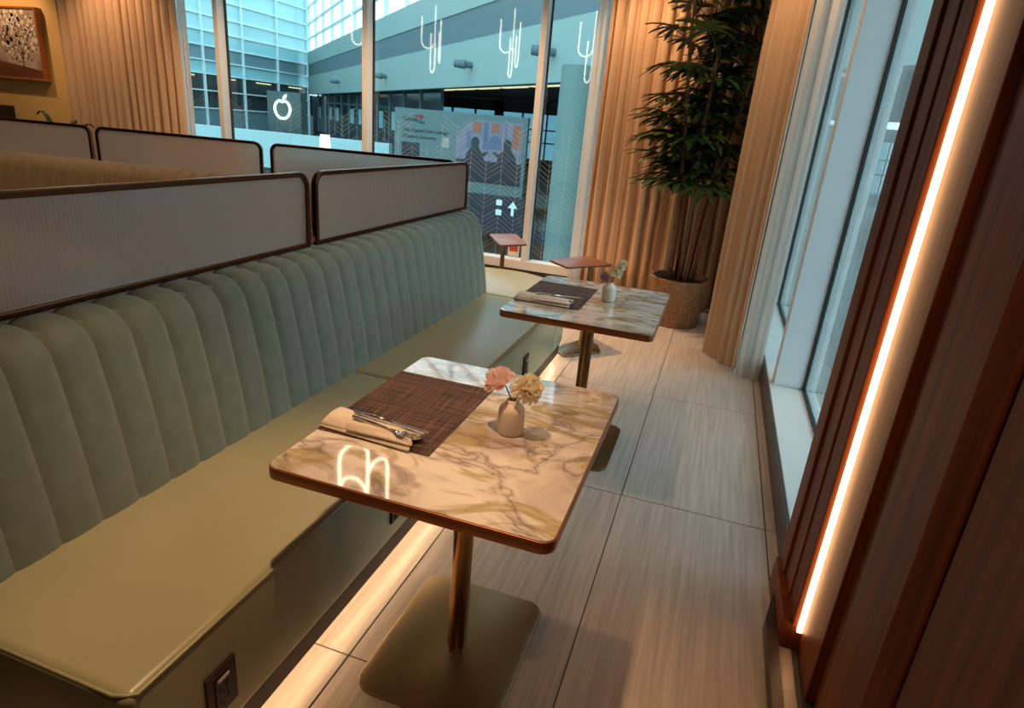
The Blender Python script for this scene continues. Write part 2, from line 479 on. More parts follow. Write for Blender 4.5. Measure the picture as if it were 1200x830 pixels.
# right window with deep white sill
w2 = struct(thing('window_2', 'x', 'x', (0.6, 4, 0))); del w2['label']; del w2['category']
link('sill', MB().box(0.463, 0.72, 2.07, 6.02, 0.0, 0.13).me('sill', bevel=0.003, seg=1), 'white_frame', w2)
link('mullion', MB().box(0.485, 0.72, 3.80, 3.90, 0.13, 2.95).me('mullion', bevel=0.003, seg=1), 'white_frame', w2)
for y0, y1 in ((2.07, 3.80), (3.90, 6.02)):
    link('pane', MB().box(0.66, 0.672, y0, y1, 0.13, 2.95).me('pane'), 'window_glass', w2)
    link('gasket', MB().box(0.645, 0.662, y0 + 0.012, y1 - 0.012, 0.131, 0.147).box(0.645, 0.662, y1 - 0.016, y1 - 0.001, 0.131, 2.95).me('gasket'), 'gasket', w2)
    o = link('printed_pattern', frit(y0 + 0.02, y1 - 0.02, 0.16, lambda x: 1.30 + 0.16 * math.cos(x / 0.66 * 2 * PI)).me('printed_pattern'), 'frit', w2, rot=(0, 0, PI / 2))
    o.matrix_parent_inverse = Matrix.Identity(4); o.location = (0.657 - 0.6, -4, 0); o['kind'] = 'stuff'
struct(link('baseboard_right', MB().box(0.447, 0.462, 2.06, 6.0, 0, 0.135).me('baseboard_right', bevel=0.002, seg=1), 'plinth'))
struct(link('wall_right', MB().box(0.66, 0.95, 2.07, 6.02, 2.95, 3.0).box(0.5, 0.95, -3, 2.05, 0, 3.0).me('wall_right'), 'wall_wood'))

# panelled wood wall beside the window (boards, LED in the step between them)
wr = thing('wall_panelling', 'dark walnut wall panelling with ribs, running from the window towards the room', 'panelling', (0.46, 1, 0))
for nm, x0, x1, y0, y1, z0 in (('end_board', 0.418, 0.5, 1.955, 2.06, 0.12), ('board', 0.428, 0.5, 1.845, 1.95, 0.12), ('board', 0.433, 0.5, 1.735, 1.838, 0.10),
                               ('board', 0.467, 0.5, 1.535, 1.733, 0.02), ('groove_back', 0.49, 0.5, 1.41, 1.535, 0.02), ('board', 0.462, 0.5, 1.19, 1.41, 0.02),
                               ('groove_back', 0.485, 0.5, 1.165, 1.19, 0.02), ('rib', 0.44, 0.5, 1.075, 1.165, 0.02), ('groove_back', 0.485, 0.5, 1.05, 1.075, 0.02),
                               ('board', 0.462, 0.5, 0.62, 1.05, 0.02), ('rib', 0.44, 0.5, 0.53, 0.615, 0.02), ('board', 0.462, 0.5, -0.6, 0.52, 0.02), ('board', 0.462, 0.5, -3, -0.61, 0.02)):
    rb_ = MB().prism([(0.5, y0), (0.5, y1), (0.462, y1), (0.438, y1 - 0.012), (0.438, y0 + 0.045), (0.464, y0)], z0, 2.98) if nm == 'rib' else MB().box(x0, x1, y0, y1, z0, 2.98)
    link(nm, rb_.me(nm, bevel=0.003 if nm != 'groove_back' else 0, seg=2), 'wall_wood', wr)
link('skirting', MB().box(0.405, 0.5, 1.745, 2.055, 0, 0.115).me('skirting', bevel=0.003), 'wall_wood', wr)
link('skirting', MB().prism([(0.372, -1.0), (0.372, 1.80), (0.402, 1.94), (0.404, 1.94), (0.404, -1.0)], 0, 0.05).me('skirting', bevel=0.001, seg=1), 'plinth', wr)
tag(link('led_strip', MB().box(0.4495, 0.4655, 1.724, 1.7345, 0.085, 2.9).me('led_strip', bevel=0.002, seg=1), 'led_wall'), 'glowing warm LED strip set upright in the step of the walnut panelling', 'light strip')


# ------------------------------------------------------------ banquettes
def channel_mesh(w_, bx=0.0):
    """one padded vertical channel: y across (-w/2..w/2), x = towards the sitter, z up; leans back and rolls over the top"""
    prof = []   # (x, z) of the channel crest
    for k in range(11):
        u = k / 10; prof.append((-0.045 * u - 0.025 * u * u, 0.43 + 0.435 * u))
    a0 = 0.25; cxp = -0.07 - 0.095 * math.cos(a0); czp = 0.865 - 0.10 * math.sin(a0)
    for k in range(1, 9):
        a = a0 + (PI / 2 - a0) * k / 8; prof.append((cxp + 0.095 * math.cos(a), czp + 0.10 * math.sin(a)))
    prof.append((-0.20, czp + 0.0995)); prof.append((-0.215, czp + 0.099))
    rows = []; n = 9
    for i, (x, z) in enumerate(prof):
        pa = prof[max(i - 1, 0)]; pb = prof[min(i + 1, len(prof) - 1)]
        dx, dz = pb[0] - pa[0], pb[1] - pa[1]; l = math.hypot(dx, dz); nx, nz = dz / l, -dx / l
        row = []
        for j in range(n):
            v = j / (n - 1) * 2 - 1; b = -0.013 * (0.45 + 0.55 * min(1, i / 10)) * (abs(v) ** 4.0)
            row.append((x + nx * b, v * w_ / 2, z + nz * b))
        rows.append(row)
    return MB().grid(rows).me('channel', smooth=True)


CW = 0.1043
chan = channel_mesh(CW)
chan_tan = channel_mesh(CW)
for v_ in chan_tan.vertices:
    v_.co.z *= 1.08
chan_tan.materials.append(MATS['velvet_tan'])

bq = thing('banquette', 'long sage green banquette bench with channelled velvet back facing the marble tables', 'bench', (-1.1, 2.0, 0))
seats = [(0.585, 2.078), (2.082, 3.572)]
for k, (a, b) in enumerate(seats):
    rows = MB().box(-1.36, -0.815, a, b, 0.155, 0.46)
    s_ = link('seat_cushion', rows.me('seat_cushion', smooth=True, bevel=0.022, seg=4, angle=0.9), 'leather', bq)
    path = [(-0.817, a + 0.02, 0.459), (-0.817, b - 0.004, 0.459)]
    if k == 0:
        path = [(-1.33, a + 0.002, 0.459), (-0.85, a + 0.002, 0.459), (-0.828, a + 0.01, 0.459)] + path
    pp = MB().tube([(x + 0.004 * (x > -0.82) - 0.004, y, z - 0.004) for x, y, z in path], 0.0035, 6)
    link('piping', pp.me('piping', smooth=True), 'leather', s_)
# rounded end section that wraps the corner
arc = [(-1.36, 3.576)] + [(-0.815, 3.576), (-0.815, 3.66)] + [(-1.36 + 0.545 * math.cos(t), 3.70 + 0.62 * math.sin(t)) for t in [PI / 2 * k / 14 for k in range(1, 15)]] + [(-1.7, 4.30), (-2.6, 4.14), (-2.6, 3.62), (-1.7, 3.80)]
arc = [(-1.36, 3.576), (-0.815, 3.576), (-0.815, 3.66)] + [(-1.36 + 0.545 * math.cos(t), 3.69 + 0.62 * math.sin(t)) for t in [PI / 2 * k / 14 for k in range(1, 15)]] + [(-1.75, 4.26), (-2.6, 4.11), (-2.6, 3.68), (-1.62, 3.84)]
s_ = link('seat_cushion', MB().prism(arc, 0.155, 0.46).me('seat_cushion', smooth=True, bevel=0.02, seg=4, angle=0.9), 'leather', bq)
link('piping', MB().tube([(x - 0.004, y, 0.456) for x, y in arc[1:18]], 0.0035, 6).me('piping', smooth=True), 'leather', s_)
# plinth, toe kick and LED
inner = lambda d: [(-1.36, 0.60 + d)] + [(-0.828 - d, 0.60 + d), (-0.828 - d, 3.66)] + [(-1.36 + (0.532 - d) * math.cos(t), 3.69 + (0.607 - d) * math.sin(t)) for t in [PI / 2 * k / 14 for k in range(1, 15)]] + [(-1.62, 4.2)]
link('plinth', MB().prism(inner(0.0), 0.085, 0.156).me('plinth', bevel=0.002, seg=1), 'plinth', bq)
link('toe_kick', MB().prism(inner(0.09), 0.0, 0.086).me('toe_kick'), 'plinth', bq)
ledp = [(-0.86, 0.66), (-0.86, 3.66)] + [(-1.36 + 0.50 * math.cos(t), 3.69 + 0.575 * math.sin(t)) for t in [PI / 2 * k / 10 for k in range(1, 10)]]
link('light_strip', MB().tube([(x, y, 0.079) for x, y in ledp], 0.006, 6).me('light_strip'), 'led_warm', bq)
# backrest core and channels
core = [(-1.52, 0.56), (-1.40, 0.56), (-1.40, 3.56)] + [(-1.62 + 0.22 * math.cos(t), 3.56 + 0.20 * math.sin(t)) for t in [PI / 2 * k / 8 for k in range(1, 9)]] + [(-1.75, 3.74), (-1.75, 3.66), (-1.58, 3.66), (-1.60, 0.56)]
br = link('backrest', MB().prism(core, 0.16, 0.925).me('backrest', bevel=0.01, seg=2), 'velvet', bq)
link('end_panel', MB().box(-1.64, -1.36, 0.53, 0.56, 0.0, 0.93).me('end_panel', bevel=0.006), 'plinth', bq)
y = 0.632 - CW * 0.5
nst = 0
y = 0.84 - CW / 2
ys = []
while y > 0.60:
    y -= CW
y += CW
while y + CW / 2 < 3.56:
    ys.append(y); y += CW
for y in ys:
    link('channel', chan, 'velvet', br, (-1.285, y, 0))
yend = ys[-1] + CW / 2
# channels bending round the end of the back
cx0, cy0 = -1.50, yend
for k in range(4):
    a0 = PI / 2 * 1.12 * k / 4; a1 = PI / 2 * 1.12 * (k + 1) / 4
    src = [v.co.copy() for v in chan.vertices]
    vs = []
    for v in src:
        u = v.y / CW + 0.5; a = a0 + (a1 - a0) * u; r = 0.215 + v.x
        r = max(r, 0.0)
        vs.append((cx0 + r * math.cos(a), cy0 + r * math.sin(a), v.z))
    me = mesh('channel_end', vs, [tuple(p_.vertices) for p_ in chan.polygons], True)
    link('channel', me, 'velvet', br)
# sockets in the seat front
for yc in (0.785, 1.555, 2.94):
    pl = link('power_outlet', MB().box(-0.816, -0.808, yc - 0.042, yc + 0.042, 0.225, 0.345).me('power_outlet', bevel=0.003), 'outlet_plate', bq)
    pl['label'] = 'dark rectangular power outlet plate with sockets'
    link('socket_insert', MB().box(-0.809, -0.805, yc - 0.022, yc + 0.022, 0.235, 0.325).me('socket_insert', bevel=0.001, seg=1), 'black_plastic', pl)
    link('usb_port', MB().box(-0.806, -0.8035, yc - 0.016, yc + 0.016, 0.315, 0.323).me('usb_port'), 'ceramic', pl)
    for dz in (0.255, 0.285):
        link('socket', MB().box(-0.806, -0.8035, yc - 0.012, yc - 0.008, dz, dz + 0.012).box(-0.806, -0.8035, yc + 0.008, yc + 0.012, dz, dz + 0.012).box(-0.806, -0.8035, yc - 0.003, yc + 0.003, dz - 0.008, dz - 0.003).me('socket'), 'plinth', pl)

# second banquette, tan, set almost at right angles behind the first
ang = math.atan2(-0.17, -0.985)
D2 = Vector((math.cos(ang), math.sin(ang), 0)); N2 = Vector((-D2.y, D2.x, 0))
if N2.y > 0:
    N2 = -N2
O2 = Vector((-1.54, 3.69, 0))
b2 = thing('banquette', 'tan channelled banquette bench seen over the frosted glass screens', 'bench', (-3.5, 3.1, 0))


def q2(s, n, z):
    v = O2 + D2 * s + N2 * n; return (v.x, v.y, z)


def qbox(s0, s1, n0, n1, z0, z1):
    return MB().add([q2(s0, n0, z0), q2(s1, n0, z0), q2(s1, n1, z0), q2(s0, n1, z0), q2(s0, n0, z1), q2(s1, n0, z1), q2(s1, n1, z1), q2(s0, n1, z1)],
                    [(0, 3, 2, 1), (4, 5, 6, 7), (0, 1, 5, 4), (1, 2, 6, 5), (2, 3, 7, 6), (3, 0, 4, 7)])


br2 = link('backrest', qbox(0.30, 4.3, -0.08, 0.10, 0.16, 0.925).me('backrest', bevel=0.01), 'velvet_tan', b2)
link('seat_cushion', qbox(0.35, 4.3, 0.14, 0.68, 0.155, 0.46).me('seat_cushion', smooth=True, bevel=0.02, seg=3, angle=0.9), 'leather', b2)
link('plinth', qbox(0.35, 4.3, 0.10, 0.66, 0.0, 0.156).me('plinth'), 'plinth', b2)
s = 0.40
rz2 = math.atan2(N2.y, N2.x)
while s < 4.2:
    link('channel', chan_tan, None, br2, q2(s, 0.238, 0), (0, 0, rz2)); s += CW


# ------------------------------------------------------------ reeded glass screens
def screen(label, p0, p1, z0=0.9405, z1=1.225):
    p0 = Vector((p0[0], p0[1], 0)); p1 = Vector((p1[0], p1[1], 0)); L_ = (p1 - p0).length; d = (p1 - p0).normalized(); n = Vector((-d.y, d.x, 0))
    root = thing('privacy_screen', label, 'screen', ((p0 + p1) / 2 + Vector((0, 0, z0)))[:], 'reeded glass screens on the banquettes')
    wf, dp, r = 0.018, 0.024, 0.055

    def outline(ins):
        a, b, zb, zt, rr = ins, L_ - ins, z0 + ins, z1 - ins, r - ins
        o_ = [(a, zb), (b, zb)]
        o_ += [(b - rr + rr * math.cos(t), zt - rr + rr * math.sin(t)) for t in [PI / 2 * k / 8 for k in range(9)]]
        o_ += [(a + rr - rr * math.sin(t), zt - rr + rr * math.cos(t)) for t in [PI / 2 * k / 8 for k in range(9)]]
        return o_
    oo, ii = outline(0), outline(wf); k = len(oo)
    P = lambda u, z, off: p0 + d * u + n * off + Vector((0, 0, z))
    v = [P(u, z, -dp / 2) for u, z in oo] + [P(u, z, -dp / 2) for u, z in ii] + [P(u, z, dp / 2) for u, z in oo] + [P(u, z, dp / 2) for u, z in ii]
    f = []
    for i in range(k):
        j = (i + 1) % k
        f += [(i, j, k + j, k + i), (2 * k + i, 3 * k + i, 3 * k + j, 2 * k + j), (i, 2 * k + i, 2 * k + j, j), (k + i, k + j, 3 * k + j, 3 * k + i)]
    link('frame', MB().add(v, f).me('frame', bevel=0.004, seg=2), 'bronze_dark', root)
    # reeded pane: scalloped front, flat back
    pitch = 0.011; nr = int(L_ / pitch); rows_f = []; rows_b = []
    a, b = wf - 0.004, L_ - wf + 0.004
    cols = nr * 4
    def ztop(u):
        rr = r - wf + 0.004; zt = z1 - wf + 0.004; e = min(u - a, b - u)
        return zt if e >= rr else zt - rr + math.sqrt(max(0, rr * rr - (rr - e) ** 2))
    for zi in (0, 1):
        rf_, rb_ = [], []
        for c_ in range(cols + 1):
            u = a + (b - a) * c_ / cols; z = z0 + wf - 0.003 if zi == 0 else ztop(u)
            ph = (c_ % 4) / 4 * 2 * PI
            off = -0.0035 - 0.0006 * (0.5 + 0.5 * math.cos(ph))
            rf_.append(P(u, z, off)); rb_.append(P(u, z, 0.0035))
        rows_f.append(rf_); rows_b.append(rb_)
    mb = MB(); mb.grid(rows_f); mb.grid(rows_b)
    link('reeded_pane', mb.me('reeded_pane', smooth=True), 'reeded_glass', root)
    return root


screen('long reeded glass screen along the sage bench, beside the nearer marble table', (-1.5, 0.50), (-1.5, 2.085))
screen('reeded glass screen along the sage bench, next to its rounded far end', (-1.5, 2.125), (-1.5, 3.675))
a_ = lambda s_, n_=0.0: (O2 + D2 * s_ + N2 * n_).to_2d()
screen('reeded glass screen on the tan bench, meeting the sage bench screen at the corner', a_(0.03), a_(1.245))
screen('reeded glass screen on the tan bench in front of the drape next to the painting', a_(1.30), a_(2.465))
screen('reeded glass screen on the tan bench below the tree painting', a_(2.50), a_(3.9))
hg = MB()
for yy in (2.105,):
    hg.box(-1.503, -1.497, yy - 0.018, yy + 0.018, 0.955, 0.975).tube([(-1.5, yy, 0.945), (-1.5, yy, 1.0)], 0.005, 8)
tag(link('screen_bracket', hg.me('screen_bracket'), 'bronze'), 'small metal bracket joining the two screens of the sage bench', 'bracket')

# ------------------------------------------------------------ marble tables
tb = thing('marble_table', 'marble table with bronze rim beside the bench, pink and cream flowers on it', 'table', (-0.503, 1.355, 0), 'marble tables')
tx, ty = -0.503, 1.355
X0, X1, Y0, Y1 = tx - 0.323, tx + 0.323, ty - 0.390, ty + 0.390
rim = rrect(X0, X1, Y0, Y1, 0.03); ins = rrect(X0 + 0.003, X1 - 0.003, Y0 + 0.003, Y1 - 0.003, 0.028)
link('edge_band', MB().prism(rim, 0.696, 0.7235).me('edge_band', smooth=True, bevel=0.002, seg=2, angle=0.7), 'bronze', tb)
top_me = MB().prism([(x - tx, y - ty) for x, y in ins], 0.7235, 0.725).me('marble_top')
link('marble_top', top_me, 'marble', tb, (tx, ty, 0))
link('pole', MB().lathe([(0.028, 0.012), (0.028, 0.70)], tx, ty, 32).me('pole', smooth=True), 'bronze_pole', tb)
link('base_plate', MB().prism(rrect(tx - 0.2, tx + 0.2, ty - 0.25, ty + 0.25, 0.055, 8), 0.0, 0.013).me('base_plate', smooth=True, bevel=0.003, seg=2, angle=0.7), 'bronze_base', tb)
link('mounting_plate', MB().prism(rrect(tx - 0.1, tx + 0.1, ty - 0.1, ty + 0.1, 0.02), 0.688, 0.696).me('mounting_plate'), 'bronze_dark', tb)
copy_tree(tb, (0.022, 1.43, 0), 'marble table with bronze rim near the potted palm, pale blossoms in a vase on it')
copy_tree(tb, (-2.83, 3.55, 0), 'marble table standing behind the screens with a small white lamp on it')

# placemats
pm = MB().box(-0.824, -0.527, 1.158, 1.588, 0.7252, 0.7272)
o = link('placemat', MB().box(-0.1485, 0.1485, -0.215, 0.215, 0, 0.002).me('placemat', bevel=0.0006, seg=1), 'placemat_weave', None, (-0.676, 1.373, 0.7252))
tag(o, 'dark brown woven placemat on the marble table with the pink flower', 'placemat', 'woven placemats')
o2 = o.copy(); C.objects.link(o2); o2.location = (-0.648, 2.80, 0.7252); o2['label'] = 'dark woven placemat on the marble table near the potted palm'


# ------------------------------------------------------------ napkins and cutlery
def napkin(label, loc, rz):
    root = thing('napkin', label, 'napkin', loc, 'rolled napkins'); I = Matrix.Identity(4)

    def sheet(name, x0, x1, ya, yb, zf, th, nx=20, ny=14):
        rows = []
        for i in range(nx + 1):
            u = i / nx; row = []
            for j in range(ny + 1):
                v = j / ny; yy = ya(u) + (yb(u) - ya(u)) * v
                fray = 0.008 * math.sin(9 * v + 1.3) * max(0, (u - 0.8) / 0.2)
                row.append((x0 + (x1 - x0) * u + fray, yy, max(0.0015, zf(u, v))))
            rows.append(row)
        o_ = link(name, MB().grid(rows).me(name, smooth=True), 'linen', root); o_.matrix_parent_inverse = I
        md = o_.modifiers.new('thick', 'SOLIDIFY'); md.thickness = th; md.offset = 1
        return o_
    # lower fold, soft pillow-like roll and a diagonal flap with creases, fanning out at the open end
    dome = lambda v: max(0.0, 1 - abs(2 * v - 1) ** 3.2)
    end = lambda u: min(1.0, (0.25 + u / 0.05)) if u < 0.0375 else 1.0
    sheet('lower_fold', -0.126, 0.122, lambda u: -0.050 + 0.008 * u, lambda u: 0.050 - 0.016 * u, lambda u, v: 0.002 + 0.010 * dome(v) * end(u), 0.002)
    sheet('rolled_body', -0.124, 0.112, lambda u: -0.046 + 0.012 * u, lambda u: 0.047 - 0.012 * u,
          lambda u, v: 0.004 + (0.023 - 0.006 * u) * dome(v) * end(u) + 0.0022 * math.sin(16 * v + 5 * u) * max(0, u - 0.3) * dome(v), 0.002)
    sheet('folded_flap', -0.045, 0.124, lambda u: -0.046 + 0.012 * u, lambda u: -0.040 + 0.075 * u,
          lambda u, v: 0.0035 + (0.0255 - 0.006 * u) * max(0.0, 1 - abs(2 * (0.06 + v * (0.15 + 0.75 * u)) - 1) ** 3.2) + 0.003 * math.sin(13 * v + 2 * u) * u, 0.0024)
    root.rotation_euler.z = rz
    return root


def fork(label, loc, rz, tilt=0.0, group='cutlery tucked in the napkins'):
    root = thing('fork', label, 'fork', loc, group)
    I = Matrix.Identity(4)
    link('handle', MB().tube([(-0.10, 0, 0.004), (-0.05, 0, 0.005), (0.0, 0, 0.003), (0.02, 0, 0.002)], [0.0045, 0.004, 0.0025, 0.0028], 8).me('handle', smooth=True), 'steel', root).matrix_parent_inverse = I
    head = [[(0.02 + 0.03 * i / 5, (j / 4 - 0.5) * (0.006 + 0.016 * min(1, i / 3)), 0.002 - 0.004 * math.sin(PI * i / 5) + 0.0015 * ((j / 4 - 0.5) * 2) ** 2) for j in range(5)] for i in range(6)]
    ho = link('fork_head', MB().grid(head).me('fork_head', smooth=True), 'steel', root); ho.matrix_parent_inverse = I
    md = ho.modifiers.new('thick', 'SOLIDIFY'); md.thickness = 0.0016
    for j in range(4):
        yy = (j / 3 - 0.5) * 0.018
        link('tine', MB().tube([(0.048, yy, 0.002), (0.075, yy, 0.004), (0.095, yy * 0.9, 0.008)], [0.0016, 0.0014, 0.0007], 6).me('tine', smooth=True), 'steel', root).matrix_parent_inverse = I
    root.rotation_euler = (0, tilt, rz)
    return root


def knife(label, loc, rz, group='cutlery tucked in the napkins'):
    root = thing('knife', label, 'knife', loc, group); I = Matrix.Identity(4)
    link('handle', MB().tube([(-0.11, 0, 0.003), (-0.05, 0, 0.0035), (0.0, 0, 0.003)], [0.0045, 0.005, 0.0035], 8).me('handle', smooth=True), 'steel', root).matrix_parent_inverse = I
    bl = rpoly([(0.0, -0.005), (0.085, -0.006), (0.10, 0.0), (0.085, 0.006), (0.0, 0.005)], 0.002, 3)
    link('blade', MB().prism(bl, 0.002, 0.0036).me('blade'), 'steel', root).matrix_parent_inverse = I
    root.rotation_euler.z = rz
    return root


napkin('cream linen napkin rolled around cutlery on the placemat by the pink flower', (-0.70, 1.205, 0.7274), -0.10)
fork('steel fork lying on the cream napkin near the pink flower', (-0.650, 1.182, 0.7560), -0.14)
knife('steel knife lying on the cream napkin near the pink flower', (-0.650, 1.212, 0.7575), -0.08)
napkin('white linen napkin rolled around cutlery on the placemat near the potted palm', (-0.672, 2.63, 0.7274), -0.04)
knife('steel knife poking out of the white napkin near the potted palm', (-0.60, 2.645, 0.7580), 0.22)


# ------------------------------------------------------------ vases and flowers
def vase(label, x, y, z, k=1.0):
    prof = [(0.0, 0), (0.028, 0), (0.0315, 0.003), (0.0325, 0.010), (0.0325, 0.058), (0.031, 0.066), (0.026, 0.074), (0.0185, 0.080), (0.0155, 0.083), (0.0155, 0.088), (0.0130, 0.089), (0.0120, 0.085), (0.0125, 0.076), (0.024, 0.066), (0.0265, 0.02), (0.0, 0.015)]
    me = MB().lathe([(r * k, h * k) for r, h in prof], 0, 0, 36).me('bud_vase', smooth=True, angle=1.2)
    return tag(link('bud_vase', me, 'ceramic', None, (x, y, z)), label, 'vase', 'ceramic bud vases')


vase('beige ceramic bud vase holding a pink and a cream flower', -0.400, 1.362, 0.7252, 1.02)
vase('pale ceramic bud vase holding small white blossoms near the potted palm', -0.418, 2.83, 0.7252, 1.0)


def petal(l, w_, curl, cup):
    rows = []
    for i in range(6):
        u = i / 5; row = []
        for j in range(5):
            v = j / 2 - 1
            wd = w_ * math.sin(PI * (0.12 + 0.80 * u)) ** 0.7
            row.append((v * wd, l * u * math.cos(curl * u), l * u * math.sin(curl * u) + cup * v * v * wd + 0.06 * l * math.sin(5 * v + 3 * u) * u))
        rows.append(row)
    return MB().grid(rows).me('petal', smooth=True)


def bloom_flower(name, label, base, centre, mats, layers, size, tiltdir):
    """stem from the vase and rings of petals, each petal a part"""
    root = thing(name, label, 'flower', base, 'cut flowers in the vases')
    b = Vector(base); c = Vector(centre); mid = (b + c) / 2 + Vector((0, 0, 0.012))
    link('stem', MB().tube([b - Vector((0, 0, 0.05)), b, mid, c - Vector((0, 0, 0.006))], 0.0017, 6).me('stem', smooth=True), 'stem_green', root)
    q = Vector(tiltdir).normalized().to_track_quat('Z', 'Y')
    rnd = random.Random(len(name) * 7 + len(label))
    for li, (n, l, w_, curl, cup, lift) in enumerate(layers):
        pm_ = [petal(l * size, w_ * size, curl, cup), petal(l * size * 0.9, w_ * size * 1.1, curl * 1.08, cup)]
        for x_ in pm_:
            x_.materials.append(MATS[mats[li % len(mats)]])
        for k in range(n):
            a = 2 * PI * k / n + li * 0.55 + rnd.uniform(-0.15, 0.15)
            o_ = link('petal', pm_[k % 2], None, root)
            o_.matrix_parent_inverse = Matrix.Identity(4)
            mm = Matrix.Translation(c - b + q @ Vector((0, 0, lift * size))) @ q.to_matrix().to_4x4() @ Matrix.Rotation(a, 4, 'Z') @ Matrix.Rotation(rnd.uniform(-0.15, 0.15), 4, 'X')
            o_.matrix_basis = mm
    return root


LAY_P = [(8, 0.62, 0.30, 0.15, 0.8, -0.18), (8, 0.62, 0.30, 0.7, 0.8, -0.2), (7, 0.58, 0.28, 1.2, 0.9, -0.2), (6, 0.50, 0.24, 1.6, 1.0, -0.12)]
bloom_flower('pink_ranunculus', 'large pink peach flower leaning out of the beige bud vase', (-0.402, 1.360, 0.812), (-0.441, 1.368, 0.855), ['petal_pink'], LAY_P, 0.074, (-0.45, -0.1, 0.8))
LAY_C = [(12, 0.52, 0.15, -0.6, 1.5, -0.05), (13, 0.56, 0.16, -0.1, 1.5, 0.0), (12, 0.55, 0.16, 0.45, 1.5, 0.0), (10, 0.52, 0.15, 0.9, 1.6, 0.02), (8, 0.45, 0.14, 1.3, 1.6, 0.05)]
bloom_flower('cream_carnation', 'ruffled cream yellow flower in the beige bud vase', (-0.396, 1.364, 0.812), (-0.364, 1.360, 0.850), ['petal_cream'], LAY_C, 0.072, (0.35, -0.35, 0.75))


def blossom_spray(label, base, tip, matn, n, rad, sd):
    root = thing('blossom_spray', label, 'flower', base, 'cut flowers in the vases')
    rnd = random.Random(sd); b = Vector(base); t_ = Vector(tip)
    link('stem', MB().tube([b - Vector((0, 0, 0.05)), b, (b + t_) / 2 + Vector((0, 0, 0.006)), t_], 0.0015, 6).me('stem', smooth=True), 'stem_green', root)
    mb = MB()
    for p_ in range(5):
        a = 2 * PI * p_ / 5; rows = []
        for i in range(4):
            u = i / 3; wd = 0.006 * math.sin(PI * (0.15 + 0.7 * u))
            rows.append([(math.cos(a) * u * 0.012 - math.sin(a) * v * wd, math.sin(a) * u * 0.012 + math.cos(a) * v * wd, 0.005 * u * u + 0.002 * v * v) for v in (-1, 0, 1)])
        mb.grid(rows)
    me = mb.me('floret', smooth=True)
    for k in range(n):
        u = 0.35 + 0.68 * (k + 0.5) / n; c = b.lerp(t_, u); a = k * 2.4
        rr = rad * (1.15 - 0.6 * (u - 0.35) / 0.68)
        dirv = Vector((math.cos(a), math.sin(a), rnd.uniform(-0.2, 0.6))).normalized()
        o_ = link('floret', me, matn, root); o_.matrix_parent_inverse = Matrix.Identity(4)
        o_.matrix_basis = Matrix.Translation(c + dirv * rr - b) @ dirv.to_track_quat('Z', 'Y').to_matrix().to_4x4() @ Matrix.Scale(rnd.uniform(0.9, 1.3), 4)
    return root


blossom_spray('upright spray of white and yellowish blossoms near the potted palm', (-0.417, 2.83, 0.810), (-0.372, 2.84, 0.905), 'petal_white', 26, 0.014, 3)
blossom_spray('short spray of mauve blossoms in the pale bud vase', (-0.420, 2.828, 0.810), (-0.452, 2.815, 0.846), 'petal_mauve', 12, 0.012, 4)


# ------------------------------------------------------------ walnut side tables
def side_table(label, loc, top, base, pole_xy, h=0.60):
    root = thing('side_table', label, 'side table', loc, 'walnut side tables')
    link('table_top', MB().prism(rpoly(top, 0.025), h - 0.016, h).me('table_top', smooth=True, bevel=0.004, seg=2, angle=0.7), 'walnut', root)
    link('pole', MB().lathe([(0.017, 0.012), (0.017, h - 0.016)], pole_xy[0], pole_xy[1], 20).me('pole', smooth=True), 'bronze_pole', root)
    link('base_plate', MB().prism(rpoly(base, 0.02), 0, 0.016).me('base_plate', smooth=True, bevel=0.003, angle=0.7), 'bronze_base', root)
    return root


side_table('walnut topped side table between the potted palm and the marble table', (-0.768, 4.2, 0), [(-1.067, 4.20), (-0.893, 4.04), (-0.637, 4.35), (-0.853, 4.54)], [(-0.93, 4.05), (-0.83, 3.935), (-0.615, 4.16), (-0.66, 4.30), (-0.78, 4.40)], (-0.768, 4.20))
side_table('walnut topped side table by the back window, past the rounded bench end', (-1.55, 4.62, 0), [(-1.77, 4.89), (-1.52, 4.47), (-1.368, 4.67), (-1.59, 5.07)], [(-1.70, 4.62), (-1.55, 4.45), (-1.40, 4.60), (-1.45, 4.80), (-1.6, 4.85)], (-1.535, 4.585))


